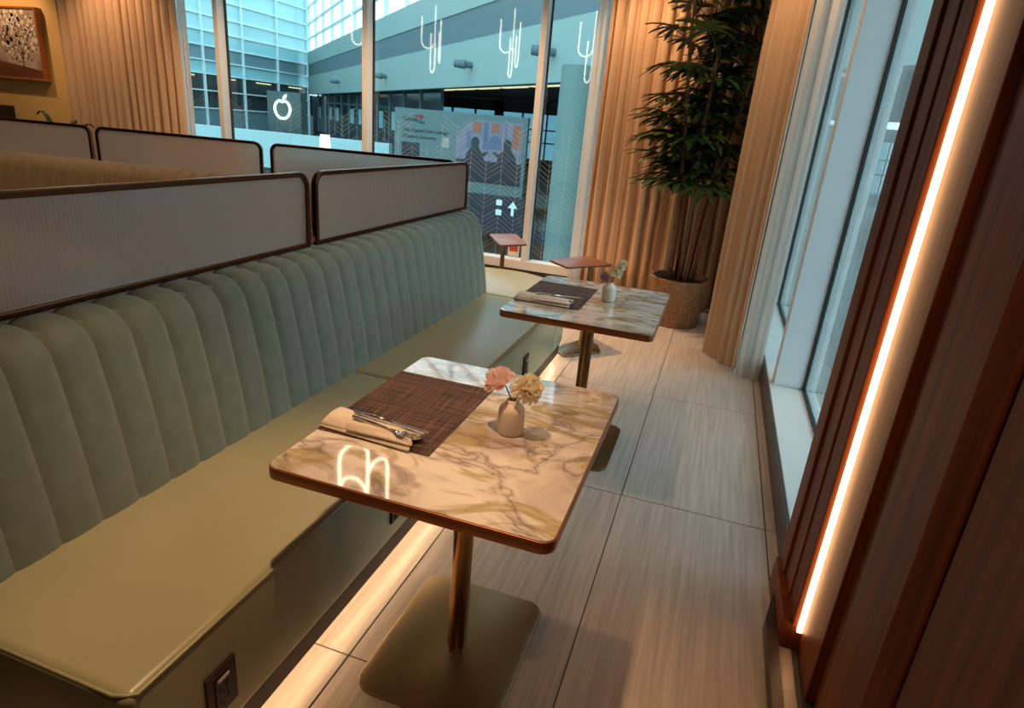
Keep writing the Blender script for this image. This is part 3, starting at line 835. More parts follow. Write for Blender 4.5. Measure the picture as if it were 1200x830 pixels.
# ------------------------------------------------------------ drapes
def drape(name, label, pts, z0, z1, folds, amp, matn, seed, cat='curtain', sharp=1.0):
    rnd = random.Random(seed)
    pts = [Vector(p) for p in pts]
    seg = [(pts[i + 1] - pts[i]).length for i in range(len(pts) - 1)]; tot = sum(seg)

    def at(u):
        d = u * tot
        for i, l in enumerate(seg):
            if d <= l or i == len(seg) - 1:
                dd = (pts[i + 1] - pts[i]).normalized(); return pts[i] + dd * d, Vector((-dd.y, dd.x))
            d -= l
    nu = folds * 12; nz = 10
    ph = [rnd.uniform(-0.5, 0.5) for _ in range(folds + 2)]; am = [rnd.uniform(0.55, 1.25) for _ in range(folds + 2)]
    rows = []
    for k in range(nz + 1):
        z = z0 + (z1 - z0) * k / nz; row = []
        fl_ = 1.12 - 0.2 * (k / nz)
        for i in range(nu + 1):
            u = i / nu; fpos = u * folds; j = int(min(fpos, folds - 1e-6)); fr = fpos - j
            a_ = am[j] * (1 - fr) + am[j + 1] * fr; p_ = ph[j] * (1 - fr) + ph[j + 1] * fr
            s_ = math.sin(2 * PI * fpos + p_ * 2.2 + 0.10 * math.sin(3 * z + j))
            off = amp * a_ * fl_ * (abs(s_) ** sharp) * (1 if s_ > 0 else -1) + 0.18 * amp * math.sin(4.7 * fpos + z)
            c, nn_ = at(u); tang = Vector((nn_.y, -nn_.x))
            q = c + nn_ * off + tang * (0.25 * amp * math.cos(4 * PI * fpos + p_))
            row.append((q.x, q.y, z + (0.004 * math.sin(6 * fpos) if k == 0 else 0)))
        rows.append(row)
    o_ = link(name, MB().grid(rows).me(name, smooth=True), matn)
    md = o_.modifiers.new('cloth_thickness', 'SOLIDIFY'); md.thickness = 0.004 if matn == 'drape' else 0.0012
    tag(o_, label, cat, 'drapes and sheers at the windows')
    return o_


drape('drape', 'pleated beige drape at the painting wall, end of the back window', [(-7.42, 5.86), (-5.76, 5.84)], 0.02, 2.95, 15, 0.045, 'drape', 1)
drape('sheer_curtain', 'thin white sheer edge beside the pleated drape near the painting', [(-5.80, 5.90), (-5.70, 5.93)], 0.02, 2.95, 3, 0.018, 'sheer', 2)
drape('drape', 'pleated beige drape hanging behind the potted palm', [(-1.17, 5.84), (0.44, 5.84)], 0.02, 2.95, 16, 0.045, 'drape', 3)
drape('sheer_curtain', 'white sheer curtain between the back window and the drape behind the palm', [(-1.31, 5.965), (-1.06, 5.965)], 0.02, 2.95, 3, 0.013, 'sheer', 4)
drape('drape', 'beige drape gathered at the side window in front of the palm', [(0.085, 4.62), (0.17, 4.42), (0.30, 4.27)], 0.02, 2.95, 6, 0.035, 'drape', 5)
drape('sheer_curtain', 'white sheer curtain falling onto the sill of the side window', [(0.285, 4.205), (0.435, 4.18)], 0.005, 2.95, 2, 0.016, 'sheer', 6)

drape('drape', 'added unseen beige drape along the side window, keeping daylight off the palm corner', [(0.42, 4.68), (0.50, 5.66)], 0.02, 2.95, 9, 0.026, 'drape', 8)  # added out of view to block daylight and darken the palm corner

# ------------------------------------------------------------ potted palm
PX, PY = -0.215, 5.30
pot_o = thing('potted_palm', 'tall leafy lady palm in a rough brown stoneware pot', 'plant', (PX, PY, 0))
link('pot', MB().lathe([(0.0, 0.0), (0.19, 0.0), (0.205, 0.01), (0.235, 0.34), (0.245, 0.375), (0.245, 0.395), (0.225, 0.395), (0.215, 0.36), (0.205, 0.30), (0.0, 0.30)], PX, PY, 48).me('pot', smooth=True, angle=0.9), 'stoneware', pot_o)
sm = MB(); sm.lathe([(0.0, 0.362), (0.1, 0.366), (0.18, 0.358), (0.213, 0.35)], PX, PY, 32)
link('soil', sm.me('soil', smooth=True), 'soil', pot_o)


def frond_mesh(n, L_, seed):
    rnd = random.Random(seed); mb = MB()
    mb.tube([(0, 0, 0), (0.09, 0, 0.05), (0.17, 0, 0.07)], [0.0045, 0.0035, 0.003], 6)
    for k in range(n):
        a = (k / (n - 1) - 0.5) * math.radians(205) + rnd.uniform(-0.06, 0.06)
        l = L_ * (1 - 0.28 * abs(a) / 1.8) * rnd.uniform(0.88, 1.08); wd = 0.0195 * rnd.uniform(0.85, 1.15); droop = rnd.uniform(0.35, 0.75)
        rows = []
        for i in range(7):
            u = i / 6; r = l * u; zz = 0.07 + 0.05 * u - droop * l * u * u * 0.75
            ww = wd * min(1, 0.35 + 2.4 * u) * (1 if u < 0.78 else (1 - (u - 0.78) / 0.22 * 0.75))
            c = Vector((0.17 + r * math.cos(a), r * math.sin(a), zz)); s_ = Vector((-math.sin(a), math.cos(a), 0))
            rows.append([c - s_ * ww + Vector((0, 0, 0.005)), c, c + s_ * ww + Vector((0, 0, 0.005))])
        mb.grid(rows)
    return mb.me('frond', smooth=False)


fv = [frond_mesh(n, l, 20 + i) for i, (n, l) in enumerate(((9, 0.30), (10, 0.33), (8, 0.27), (11, 0.31), (9, 0.25)))]
for i, me in enumerate(fv):
    me.materials.append(MATS['palm_leaf' if i != 2 else 'palm_leaf_old'])
rnd = random.Random(11)
for k in range(9):
    a = 2 * PI * k / 9 + 0.3; r0 = 0.05 + 0.05 * (k % 3) / 2; h_ = [2.65, 2.3, 1.9, 2.75, 1.6, 2.45, 2.1, 1.35, 2.55][k]
    bx, by = PX + r0 * math.cos(a), PY + r0 * math.sin(a)
    lean = 0.10 + 0.10 * rnd.random()
    tx_, ty_ = bx + lean * math.cos(a) * h_ * 0.55 + 0.05, by + lean * math.sin(a) * h_ * 0.45 - 0.03
    pts_ = []
    for i in range(8):
        u = i / 7; pts_.append((bx + (tx_ - bx) * u ** 1.3 + 0.008 * math.sin(7 * u + k), by + (ty_ - by) * u ** 1.3, 0.33 + (h_ - 0.33) * u))
    link('cane', MB().tube(pts_, [0.017 - 0.005 * i / 7 for i in range(8)], 8).me('cane', smooth=True), 'cane', pot_o)
    nf = 19 if h_ > 2 else 13
    for j in range(nf):
        u = 1 - 0.043 * j
        z = 0.33 + (h_ - 0.33) * u
        if z < 1.0:
            continue
        i = min(6, int(u * 7)); f_ = u * 7 - i
        c = Vector(pts_[i]).lerp(Vector(pts_[i + 1]), f_)
        az = j * 2.4 + k * 1.3 + rnd.uniform(-0.3, 0.3)
        # keep the crown clear of the drapes that enclose it
        for tries in range(8):
            ex = c.x + 0.56 * math.cos(az); ey = c.y + 0.56 * math.sin(az)
            if ey > 5.72 or ex > 0.36 or (ex > 0.03 and ey < 4.95):
                az += 0.8
            else:
                break
        o_ = link('frond', fv[(j + k) % 5], None, pot_o)
        o_.matrix_parent_inverse = Matrix.Identity(4)
        o_.matrix_basis = Matrix.Translation(c - Vector((PX, PY, 0))) @ Matrix.Rotation(az, 4, 'Z') @ Matrix.Rotation(rnd.uniform(-0.45, 0.1) + 0.1 * (j > 5), 4, 'Y') @ Matrix.Scale(rnd.uniform(0.9, 1.12), 4)

# ------------------------------------------------------------ painting, console, books, leaf plant
pt = thing('painting', 'painting of a leafy tree in a wooden frame on the cream wall', 'painting', (-8.1, 5.93, 1.5))
PX0, PX1, PZ0, PZ1, PYF = -8.72, -7.80, 1.49, 2.27, 5.87
fr = MB().box(PX0, PX1, PYF, 5.95, PZ0, PZ0 + 0.02).box(PX0, PX1, PYF, 5.95, PZ1 - 0.02, PZ1).box(PX0, PX0 + 0.02, PYF, 5.95, PZ0 + 0.02, PZ1 - 0.02).box(PX1 - 0.02, PX1, PYF, 5.95, PZ0 + 0.02, PZ1 - 0.02)
link('frame', fr.me('frame'), 'picture_wood', pt)
cv = link('canvas', MB().box(PX0 + 0.02, PX1 - 0.02, PYF + 0.012, PYF + 0.03, PZ0 + 0.02, PZ1 - 0.02).me('canvas'), 'canvas', pt)
rnd = random.Random(5)
yb = PYF + 0.0105
pale = MB(); tr_ = MB(); lf = MB(); gr = MB()


def disc(mb, x, z, r, yy, n=7, sx=1.0):
    a0 = rnd.uniform(0, PI)
    mb.add([(x + sx * r * math.cos(a0 + 2 * PI * k / n), yy, z + r * math.sin(a0 + 2 * PI * k / n)) for k in range(n)], [tuple(range(n))])


tcx = -8.12
for k in range(130):
    a, r = rnd.uniform(0, 2 * PI), 0.33 * math.sqrt(rnd.random()); x, z = tcx + r * math.cos(a), 2.0 + 0.8 * r * math.sin(a)
    if PX0 + 0.05 < x < PX1 - 0.05 and z < PZ1 - 0.05:
        disc(pale, x, z, rnd.uniform(0.012, 0.03), yb)
for k in range(150):
    a, r = rnd.uniform(0, 2 * PI), 0.30 * math.sqrt(rnd.random()); x, z = tcx + r * math.cos(a), 1.90 + 0.75 * r * math.sin(a)
    disc(lf, x, z, rnd.uniform(0.006, 0.013), yb - 0.002, 6, 0.8)
for dx, dz in ((0, 0.30), (-0.16, 0.24), (0.15, 0.25), (-0.26, 0.16), (0.24, 0.15), (0.06, 0.36)):
    tr_.add([(tcx - 0.008, yb - 0.001, 1.62), (tcx + 0.008, yb - 0.001, 1.62), (tcx + 0.004, yb - 0.001, 1.76), (tcx + dx, yb - 0.001, 1.76 + dz), (tcx - 0.004, yb - 0.001, 1.76)], [(0, 1, 2, 3, 4)])
gr.add([(PX0 + 0.025, yb, 1.515), (PX1 - 0.025, yb, 1.515), (PX1 - 0.025, yb, 1.60), (-8.3, yb, 1.66), (PX0 + 0.025, yb, 1.70)], [(0, 1, 2, 3, 4)])
link('painted_blossom', pale.me('painted_blossom'), 'paint_pale', cv)
link('painted_ground', gr.me('painted_ground'), 'book_brown', cv)
link('painted_trunk', tr_.me('painted_trunk'), 'paint_brown', cv)
link('painted_leaves', lf.me('painted_leaves'), 'paint_brown', cv)
co = thing('console_cabinet', 'dark lacquered console cabinet under the tree painting', 'cabinet', (-8.7, 5.7, 0))
link('body', MB().box(-9.4, -8.36, 5.45, 5.85, 0.08, 1.18).me('body', bevel=0.004), 'dark_lacquer', co)
for k in range(2):
    d_ = link('door', MB().box(-9.39 + 0.515 * k, -8.88 + 0.515 * k, 5.43, 5.45, 0.10, 1.16).me('door', bevel=0.002), 'dark_lacquer', co)
    link('handle', MB().box(-8.91 + 0.05 * k, -8.90 + 0.05 * k, 5.415, 5.43, 0.5, 0.75).me('handle'), 'bronze', d_)
link('plinth', MB().box(-9.36, -8.4, 5.48, 5.83, 0, 0.08).me('plinth'), 'plinth', co)
for k, (lab, m_, x0, x1, z0, z1) in enumerate((('brown cover book, lower of the two on the dark console', 'book_brown', -8.72, -8.42, 1.18, 1.225), ('dark cover book, upper of the two on the dark console', 'book_dark', -8.74, -8.45, 1.2255, 1.26))):
    bk = thing('book', lab, 'book', ((x0 + x1) / 2, 5.6, z0), 'books on the console')
    link('cover', MB().box(x0, x1, 5.52, 5.535, z0, z1).box(x0, x1, 5.52, 5.72, z0, z0 + 0.004).box(x0, x1, 5.52, 5.72, z1 - 0.004, z1).me('cover'), m_, bk)
    link('pages', MB().box(x0 + 0.004, x1 - 0.004, 5.535, 5.716, z0 + 0.004, z1 - 0.004).me('pages'), 'linen', bk)
db = thing('trinket_box', 'small black box on top of the books by the painting', 'box', (-8.6, 5.6, 1.2605))
link('body', MB().box(-8.66, -8.52, 5.55, 5.67, 1.2605, 1.31).me('body', bevel=0.003), 'dark_lacquer', db)
link('lid', MB().box(-8.665, -8.515, 5.545, 5.675, 1.311, 1.325).me('lid', bevel=0.003), 'dark_lacquer', db)
lp = thing('strap_leaf_plant', 'low dark strap-leaved plant behind the tan bench, below the drape', 'plant', (-5.95, 4.6, 0))
link('pot', MB().lathe([(0, 0), (0.15, 0), (0.19, 0.62), (0.19, 0.64), (0.17, 0.64), (0.16, 0.55), (0, 0.55)], -5.95, 4.6, 28).me('pot', smooth=True, angle=0.9), 'dark_lacquer', lp)
for k, (dx, dy, dz) in enumerate(((-0.34, 0.0, 0.66), (0.30, 0.05, 0.585), (0.16, -0.2, 0.55), (-0.12, 0.22, 0.6), (0.02, -0.1, 0.57), (-0.22, -0.2, 0.52))):
    rows = []
    for i in range(9):
        u = i / 8; c = Vector((-5.95 + dx * u, 4.6 + dy * u, 0.55 + dz * math.sin(u * 1.9) / math.sin(1.57) * 1.0)); ww = 0.028 * math.sin(PI * (0.1 + 0.85 * u))
        s_ = Vector((-dy, dx, 0)).normalized()
        rows.append([c - s_ * ww + Vector((0, 0, 0.012)), c, c + s_ * ww + Vector((0, 0, 0.012))])
    link('leaf', MB().grid(rows).me('leaf', smooth=True), 'palm_leaf', lp)
# small lamp on the hidden table
lm = thing('table_lamp', 'small table lamp with glowing white shade behind the screens', 'lamp', (-3.333, 4.905, 0.725))
link('base', MB().lathe([(0, 0.7252), (0.055, 0.7252), (0.055, 0.735), (0.008, 0.742), (0.006, 1.13)], -3.333, 4.905, 24).me('base', smooth=True, angle=0.7), 'bronze', lm)
link('lamp_shade', MB().lathe([(0.045, 1.13), (0.040, 1.245), (0, 1.246)], -3.333, 4.905, 24).me('lamp_shade', smooth=True, angle=0.7), 'lamp_shade', lm)
# notice on the back window
ns = thing('window_notice', 'small red and white notice stuck low on the back window', 'sign', (-1.94, 6.15, 0.2))
link('notice_card', MB().box(-2.005, -1.885, 6.149, 6.154, 0.185, 0.345).me('notice_card'), 'sticker_white', ns)
link('notice_print', MB().box(-1.99, -1.90, 6.1475, 6.149, 0.235, 0.335).me('notice_print'), 'sticker_red', ns)


# ------------------------------------------------------------ pendant lamps
def utube(mb, cx, cy, zb, rot, h0, h1, w_=0.2, r=0.0115):
    R = w_ / 2; c, s_ = math.cos(rot), math.sin(rot)
    pts_ = [(-R, zb + h0)] + [(-R, zb + R + (h0 - R) * (1 - k / 2)) for k in (1, 2)] + [(-R * math.cos(t), zb + R - R * math.sin(t)) for t in [PI * k / 12 for k in range(1, 12)]] + [(R, zb + R), (R, zb + h1)]
    mb.tube([(cx + x * c, cy + x * s_, z) for x, z in pts_], r, 8)
    return [(cx - R * c, cy - R * s_, zb + h0), (cx + R * c, cy + R * s_, zb + h1)]


def pendant(x, y, zb, label, rot):
    root = thing('pendant_lamp', label, 'lamp', (x, y, 3.0), 'hairpin pendant lamps')
    link('canopy', MB().lathe([(0, 2.975), (0.09, 2.975), (0.09, 3.0)], x, y, 24).me('canopy', smooth=True, angle=0.7), 'bronze', root)
    for ox, oy, oz, rr, h0, h1 in ((-0.08, 0.02, 0.31, 0.0, 0.41, 0.55), (-0.03, -0.05, 0.0, 0.92, 0.52, 0.37), (0.10, 0.04, 0.13, 1.35, 0.57, 0.38)):
        c, s_ = math.cos(rot), math.sin(rot)
        mb = MB(); ends = utube(mb, x + ox * c - oy * s_, y + ox * s_ + oy * c, zb + oz, rr + rot, h0, h1)
        tb_ = link('light_tube', mb.me('light_tube', smooth=True), 'tube_light', root)
        for e in ends:
            link('cord', MB().tube([e, (e[0], e[1], 2.976)], 0.0025, 5).me('cord'), 'bronze', tb_)
    return root


pendant(-2.0, 3.3, 2.08, 'hairpin tube pendant over the corner where the two benches meet', 0.0)
pendant(-3.12, 3.3, 2.08, 'hairpin tube pendant over the tan bench next to the corner one', 0.1)
pendant(-4.30, 3.3, 2.08, 'hairpin tube pendant over the tan bench, third from the benches\' corner', -0.12)
pendant(-5.45, 3.3, 2.08, 'hairpin tube pendant over the far end of the tan bench', 0.05)


# ------------------------------------------------------------ ceiling downlights
def downlight(x, y, power, label, target=None, size=75, blend=0.7, radius=0.035):
    root = thing('ceiling_downlight', label, 'light', (x, y, 2.98), 'ceiling downlights')
    link('trim_ring', MB().lathe([(0.035, 2.985), (0.05, 2.985), (0.05, 3.0), (0.035, 3.0)], x, y, 20).me('trim_ring'), 'white_frame', root)
    spot(root, x, y, 2.97, power, target or (x, y, 0), size, blend, radius=radius)


downlight(-1.32, 4.75, 290, 'ceiling downlight above the walnut side tables', None, 62, 0.6)
downlight(-0.72, 0.98, 160, 'ceiling downlight above the near end of the sage bench', None, 46, 0.8)
downlight(-0.75, 2.3, 45, 'ceiling downlight between the two marble tables')
downlight(-0.85, 5.1, 85, 'ceiling downlight washing the drape behind the palm', (-0.75, 5.85, 1.2), 95)
downlight(0.02, 3.9, 50, 'ceiling downlight washing the gathered drape at the side window', (0.2, 4.4, 1.0), 80)
downlight(-6.5, 5.1, 70, 'ceiling downlight washing the drape by the painting', (-6.5, 5.85, 1.4), 100)
downlight(-8.2, 5.2, 60, 'ceiling downlight aimed at the tree painting', (-8.15, 5.95, 1.8), 80)
downlight(0.05, -0.4, 45, 'ceiling downlight above the aisle beside the walnut panelling', (0.42, 0.9, 0.9), 52)
downlight(-3.6, 2.2, 95, 'ceiling downlight above the tan bench', (-3.7, 3.0, 0.7), 90)
downlight(-2.6, 5.2, 160, 'ceiling downlight by the back window mullion', (-2.6, 6.0, 0.9), 110)
downlight(-4.6, 5.2, 120, 'ceiling downlight by the window mullion near the apple sign', (-4.6, 6.0, 0.9), 110)

# ------------------------------------------------------------ terminal hall outside the windows
hf = struct(link('floor_hall', MB().box(-70, 40, 7.0, 95, -4.6, -4.5).me('floor_hall'), 'hall_floor'))
U = Vector((0.68, -0.733, 0)); A = Vector((-25.73, 44.61, 0)); NB = Vector((0.733, 0.68, 0))
corner_t = (-52.0 - A.x) / U.x


def bp(t_, off, z):
    v = A + U * t_ + NB * off; return (v.x, v.y, z)


def bbox_(t0, t1, o0, o1, z0, z1):
    return MB().add([bp(t0, o0, z0), bp(t1, o0, z0), bp(t1, o1, z0), bp(t0, o1, z0), bp(t0, o0, z1), bp(t1, o0, z1), bp(t1, o1, z1), bp(t0, o1, z1)],
                    [(0, 3, 2, 1), (4, 5, 6, 7), (0, 1, 5, 4), (1, 2, 6, 5), (2, 3, 7, 6), (3, 0, 4, 7)])


T0, T1 = corner_t + 0.9, 49.0
bk = thing('hall_bulkhead', 'pale grey hall bulkhead with a dark horizontal stripe beyond the back window', 'bulkhead', (A.x, A.y, 3.0))
link('lower_fascia', bbox_(T0, T1, 0.0, 0.6, 3.05, 5.10).me('lower_fascia'), 'hall_panel', bk)
link('stripe_band', bbox_(T0, T1, 0.05, 0.6, 5.10, 6.42).me('stripe_band'), 'hall_stripe', bk)
link('upper_fascia', bbox_(T0, T1, 0.0, 0.6, 6.42, 7.80).me('upper_fascia'), 'hall_panel', bk)
link('soffit', bbox_(T0, T1, 0.6, 22.0, 3.3, 3.6).me('soffit'), 'hall_soffit', bk)
for k in range(9):
    link('cove_light', bbox_(9 + 3.4 * k, 11.7 + 3.4 * k, 1.6, 2.0, 3.15, 3.22).me('cove_light'), 'cove', bk)
for k in range(14):
    t_ = T0 + 5.6 * k
    link('clerestory_post', bbox_(t_, t_ + 0.25, 0.1, 0.35, 7.8, 15).me('clerestory_post'), 'facade_frame', bk)
for z in (9.2, 10.8, 12.6, 14.6):
    link('clerestory_rail', bbox_(T0, T1, 0.1, 0.3, z, z + 0.18).me('clerestory_rail'), 'facade_frame', bk)
SP = [(-23.79, 42.52, 3.96), (-12.38, 30.22, 3.98), (-6.69, 24.09, 4.05), (-36.37, 56.08, 4.0)]
names = ['round wall spotlight on the bulkhead above the lounge lettering', 'round wall spotlight on the bulkhead between the hanging lamp reflections', 'round wall spotlight on the bulkhead next to the thick round column', 'round wall spotlight on the bulkhead near the apple sign kiosk']
for (x, y, z), nm in zip(SP, names):
    sp = thing('wall_spotlight', nm, 'spotlight', (x, y, z), 'spotlights on the hall bulkhead')
    v = Vector((x, y, z)); o_ = v - NB * 0.5
    link('lamp_head', MB().tube([v - NB * 0.25, v - NB * 0.32 - U * 0.05, v - NB * 0.75 - U * 0.35 + Vector((0, 0, 0.02))], [0.12, 0.20, 0.17], 16).me('lamp_head', smooth=True, angle=0.6), 'hall_stripe', sp)
    link('wall_arm', MB().tube([v + NB * 0.02, v - NB * 0.3], 0.14, 10).me('wall_arm'), 'hall_stripe', sp)

# glazed facade on the left
fa = thing('glazed_facade', 'cyan glazed facade of a building across the hall, gridded with white mullions', 'building', (-52, 60, 0))
zr = [0.6, 2.3, 3.9, 5.15, 6.5, 7.87, 9.3, 10.9, 12.6, 14.4, 16.2]
mt = ['pane_dark', 'pane_dark', 'pane_cyan', 'pane_grey', 'pane_cyan', 'pane_pale', 'pane_pale', 'pane_pale', 'pane_pale', 'pane_pale']
yc = [38.5 + 5.75 * k for k in range(7)]
for i in range(6):
    for j in range(10):
        link('pane', MB().box(-52.3, -52.05, yc[i] + 0.08, yc[i + 1] - 0.08, zr[j] + 0.06, zr[j + 1] - 0.06).me('pane'), mt[j], fa)
for yv in yc:
    link('mullion', MB().box(-52.25, -51.8, yv - 0.09, yv + 0.09, -4.5, 17).me('mullion'), 'facade_frame', fa)
for z in zr:
    link('transom', MB().box(-52.25, -51.85, yc[0], yc[-1], z - 0.06, z + 0.06).me('transom'), 'facade_frame', fa)
link('base_wall', MB().box(-52.4, -52.0, 20, 74, -4.5, 0.55).me('base_wall'), 'pane_grey', fa)
link('end_wall', MB().box(-53.5, -52.1, 74, 82, -4.5, 3.0).box(-53.5, -38, 82, 82.5, -4.5, 3.0).me('end_wall'), 'pane_dark', fa)
link('core_wall', MB().box(-53.5, -52.4, 20, 74, -4.5, 17).me('core_wall'), 'pane_dark', fa)
for k in range(4):
    link('ceiling_light', MB().box(-52.03, -51.98, 52 + 5.75 * k, 54.5 + 5.75 * k, 3.55, 3.68).me('ceiling_light'), 'cove', fa)

# dark kiosk with the neon apple
ko = thing('apple_kiosk', 'dark kiosk front with a glowing outlined apple sign on it', 'kiosk', (-23, 30.2, -0.5))
link('front_panel', MB().box(-24.0, -21.9, 30.1, 30.6, -0.4, 2.15).me('front_panel'), 'kiosk', ko)
ap = []
for k in range(49):
    a = 2 * PI * k / 48
    r = 0.46 * (1 + 0.05 * math.cos(2 * a)) * (1 - 0.20 * math.exp(-((a - PI / 2) / 0.28) ** 2) - 0.07 * math.exp(-((a - 1.5 * PI) / 0.22) ** 2))
    sq = 1.0 + (0.06 if math.sin(a) < 0 else -0.02)
    ap.append((-23.0 + r * math.cos(a) * (1.0 - 0.10 * (math.sin(a) < 0) * abs(math.sin(a))), 30.03, 1.28 + r * math.sin(a) * sq * 1.05))
link('apple_outline', MB().tube(ap, 0.065, 8, cap=False).me('apple_outline', smooth=True), 'neon', ko)
leaf = rpoly([(-22.96, 1.74), (-22.90, 1.92), (-22.72, 2.04), (-22.76, 1.86)], 0.05, 4)
link('apple_leaf', MB().add([(x, 29.98, z) for x, z in leaf] + [(x, 30.08, z) for x, z in leaf], [tuple(range(len(leaf))), tuple(range(len(leaf), 2 * len(leaf)))] + [(i, (i + 1) % len(leaf), len(leaf) + (i + 1) % len(leaf), len(leaf) + i) for i in range(len(leaf))]).me('apple_leaf'), 'neon', ko)
# low pale roof edge in front of the kiosk
lg = thing('walkway_parapet', 'pale low parapet of the walkway in front of the apple sign', 'parapet', (-20, 26, -0.5))
link('parapet_wall', MB().prism([(-34, 26.0), (-14.5, 26.2), (-14.5, 26.5), (-34, 26.4)], -1.4, 0.25).me('parapet_wall'), 'ledge', lg)
link('walkway_slab', MB().prism([(-34, 26.3), (-14.5, 26.5), (-14.5, 34), (-34, 36)], -1.8, -1.35).me('walkway_slab'), 'hall_dark', lg)

# dark shop fronts under the bulkhead
sf = thing('shop_front', 'dark glazed shop fronts under the pale bulkhead beside the apple sign', 'shop front', (-35, 56, -1))
for k in range(12):
    t_ = T0 + 0.4 + 4.1 * k
    link('pane', bbox_(t_ + 0.1, t_ + 4.0, 1.1, 1.3, -1.2, 3.25).me('pane'), 'pane_dark', sf)
    link('mullion', bbox_(t_ - 0.1, t_ + 0.1, 1.0, 1.3, -1.2, 3.25).me('mullion'), 'hall_stripe', sf)
    if k % 3 != 1:
        link('pale_window', bbox_(t_ + 0.7, t_ + 1.9 + 0.4 * (k % 2), 1.04, 1.09, 0.4, 1.7).me('pale_window'), 'pane_cyan', sf)  # pale cyan panel set in front of the dark pane
link('lower_wall', bbox_(T0 + 0.4, T0 + 49.6, 1.0, 1.3, -4.5, -1.2).me('lower_wall'), 'hall_dark', sf)
# lounge sign wall
sg = thing('lounge_sign', 'lounge check-in sign wall with lettering and a poster of two seated people', 'sign', (-11, 26, -1))
link('board', MB().box(-14.12, -8.05, 26.0, 26.25, -1.6, 1.80).me('board'), 'sign_board', sg)
yf = 25.985


def flat(name, poly, m_, off=0.0):
    n = len(poly); d = 0.012
    mb = MB().add([(x, yf - off, z) for x, z in poly] + [(x, yf - off + d, z) for x, z in poly], [tuple(range(n)), tuple(range(n, 2 * n))[::-1]] + [(i, n + i, n + (i + 1) % n, (i + 1) % n) for i in range(n)])
    return link(name, mb.me(name), m_, sg)


def text(body, x, z, size, m_, parent, y=yf):
    cu = bpy.data.curves.new('lettering', 'FONT'); cu.body = body; cu.size = size; cu.extrude = 0.004
    to = bpy.data.objects.new('lettering', cu); C.objects.link(to)
    bpy.context.view_layer.update()
    me = bpy.data.meshes.new_from_object(to.evaluated_get(bpy.context.evaluated_depsgraph_get()))
    bpy.data.objects.remove(to)
    me.materials.clear()
    me.transform(Matrix.Translation((x, y, z)) @ Matrix.Rotation(PI / 2, 4, 'X'))
    return link('lettering', me, m_, parent)


text('Capital', -13.72, 1.30, 0.24, 'ink_dark', sg)
text('One', -13.04, 1.22, 0.20, 'ink_dark', sg)
flat('logo_swoosh', [(-13.25, 1.50), (-12.85, 1.60), (-12.72, 1.50), (-12.92, 1.34), (-12.90, 1.46)], 'ink_red')
text('The Capital One Lounge', -13.72, 0.86, 0.215, 'ink_dark', sg)
text('Check-In Entrance', -13.72, 0.60, 0.215, 'ink_dark', sg)
flat('photo_panel', [(-13.75, -0.35), (-12.9, -0.35), (-12.9, 0.42), (-13.75, 0.42)], 'ink_navy')
PB = [(-11.15, -0.95), (-8.2, -0.95), (-8.2, 1.56), (-10.1, 1.56)] + [(-10.1 - 1.05 * math.sin(t), 0.55 + 1.01 * math.cos(t)) for t in [PI / 2 * k / 8 for k in range(1, 9)]]
flat('poster', PB, 'ink_lilac')
for x0, x1, z0, z1, m_ in ((-10.45, -10.05, 1.05, 1.48, 'ink_orange'), (-9.6, -9.25, 1.1, 1.48, 'ink_orange'), (-8.65, -8.3, 0.55, 1.45, 'ink_orange'), (-9.95, -9.75, 0.4, 1.5, 'ink_blue'), (-9.0, -8.92, 0.3, 1.5, 'ink_blue'), (-10.7, -10.5, 0.4, 1.1, 'ink_blue')):
    flat('poster_print', [(x0, z0), (x1, z0), (x1, z1), (x0, z1)], m_, 0.004)
flat('poster_print', [(-9.75, 0.45)] + [(-9.42 + 0.33 * math.cos(t), 0.45 + 0.55 * math.sin(t)) for t in [PI - PI * k / 8 for k in range(9)]][1:], 'ink_blue', 0.006)
for cx, sgn in ((-10.3, 1), (-8.85, -1)):
    flat('poster_figure', [(cx - 0.45, -0.3), (cx + 0.45, -0.3), (cx + 0.40, 0.15), (cx + 0.20, 0.42), (cx + 0.14, 0.52), (cx - 0.14, 0.52), (cx - 0.22, 0.42), (cx - 0.40, 0.15)], 'ink_navy', 0.008)
    flat('poster_figure', [(cx + 0.19 * math.cos(2 * PI * k / 14), 0.66 + 0.23 * math.sin(2 * PI * k / 14)) for k in range(14)], 'ink_dark', 0.010)
    flat('poster_figure', [(cx + sgn * 0.36, 0.1), (cx + sgn * 0.62, 0.28), (cx + sgn * 0.58, 0.36), (cx + sgn * 0.34, 0.26)], 'ink_dark', 0.009)
flat('poster_print', [(-11.15, -0.95), (-8.2, -0.95), (-8.2, -0.05), (-11.15, -0.05)], 'ink_navy', 0.006)

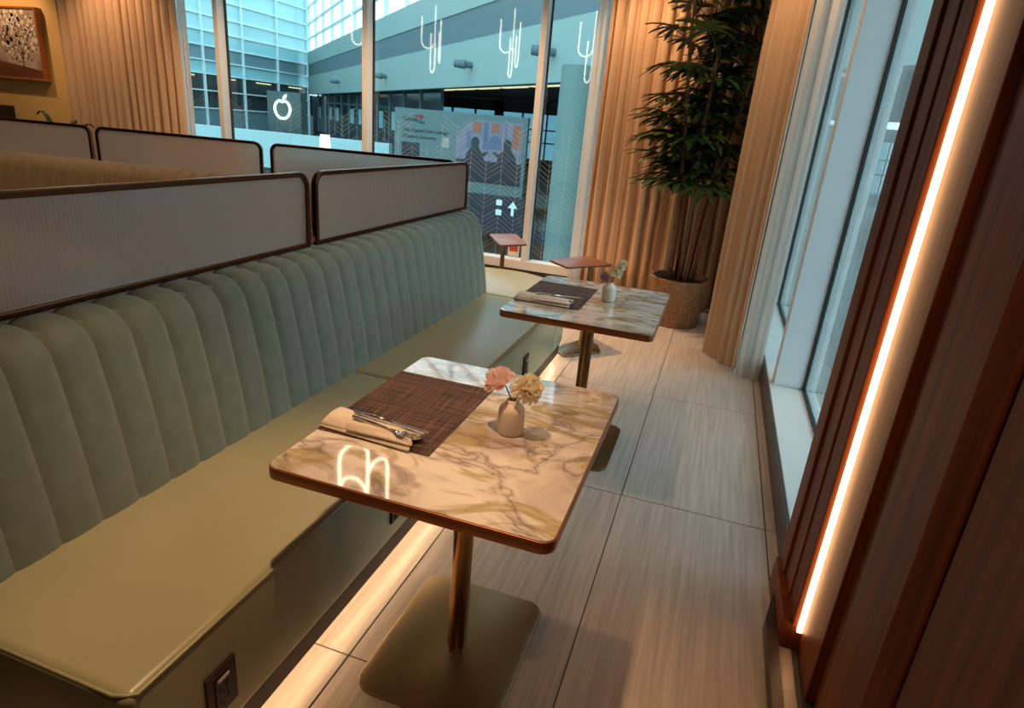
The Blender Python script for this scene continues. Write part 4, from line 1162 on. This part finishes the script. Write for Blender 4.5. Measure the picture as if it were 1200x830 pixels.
# thick column, far glazing, lower hall
cl = MB().lathe([(0.62, -4.5), (0.62, 3.3)], -4.75, 20.4, 40)
tag(link('round_column', cl.me('round_column', smooth=True), 'hall_column'), 'thick pale round column standing in the hall beyond the back window', 'column')
tag(link('round_column', MB().lathe([(0.6, -4.5), (0.6, 3.3)], -10.9, 44, 32).me('round_column', smooth=True), 'hall_soffit'), 'dark grey round column in front of the far bright hall windows', 'column')
fg = thing('far_glazing', 'bright far windows of the hall behind the sign wall', 'window', (-15, 50, 0))
for z0, z1 in ((-4.5, -3.2), (-1.75, -0.9), (2.45, 3.28)):
    link('wall_band', MB().box(-24, 14, 50, 50.4, z0, z1).me('wall_band'), 'hall_dark', fg)
for k in range(5, 25):
    link('mullion', MB().box(-34 + 2 * k - (0.35 if k % 4 == 0 else 0.05), -34 + 2 * k + (0.35 if k % 4 == 0 else 0.05), 50, 50.3, -4.5, 3.28).me('mullion'), 'hall_dark', fg)
for k in range(5, 24):
    for z0, z1 in ((-3.2, -1.75), (-0.9, 2.45)):
        link('pane', MB().box(-33.9 + 2 * k, -32.1 + 2 * k, 50.1, 50.2, z0, z1).me('pane'), 'hall_glass', fg)
for z in (0.35, 1.3, -2.5):
    link('transom', MB().box(-24, 14, 50.05, 50.25, z - 0.05, z + 0.05).me('transom'), 'hall_dark', fg)
tag(link('mezzanine_slab', MB().box(-14.2, 8, 26.3, 50, -1.75, -1.2).me('mezzanine_slab'), 'hall_dark'), 'dark mezzanine floor slab under the lounge sign', 'floor slab')
wf_ = thing('wayfinding_sign', 'dark wayfinding sign with white arrow below the lounge sign', 'sign', (-7, 20, -1.5))
link('sign_panel', MB().box(-8.8, -6.1, 20, 20.15, -2.0, -0.75).me('sign_panel'), 'ink_navy', wf_)
link('arrow', MB().add([(x, 19.98, z) for x, z in ((-6.52, -1.35), (-6.42, -1.35), (-6.42, -1.1), (-6.30, -1.1), (-6.47, -0.88), (-6.64, -1.1), (-6.52, -1.1))], [tuple(range(7))]).me('arrow'), 'ink_white', wf_)
for k in range(2):
    link('pictogram', MB().box(-7.05, -6.85, 19.97, 19.99, -1.05 - 0.32 * k, -0.87 - 0.32 * k).me('pictogram'), 'ink_white', wf_)
for xp in (-8.5, -6.4):
    link('post', MB().box(xp, xp + 0.1, 20.03, 20.12, -4.5, -2.0).me('post'), 'hall_dark', wf_)
# hall wall past the right window
hw = struct(link('wall_hall_right', MB().box(30, 30.4, -10, 60, -4.5, 3.0).me('wall_hall_right'), 'hall_stripe'))
struct(link('floor_hall_right', MB().box(0.96, 30, -10, 7.0, -4.6, -4.5).me('floor_hall_right'), 'hall_floor'))
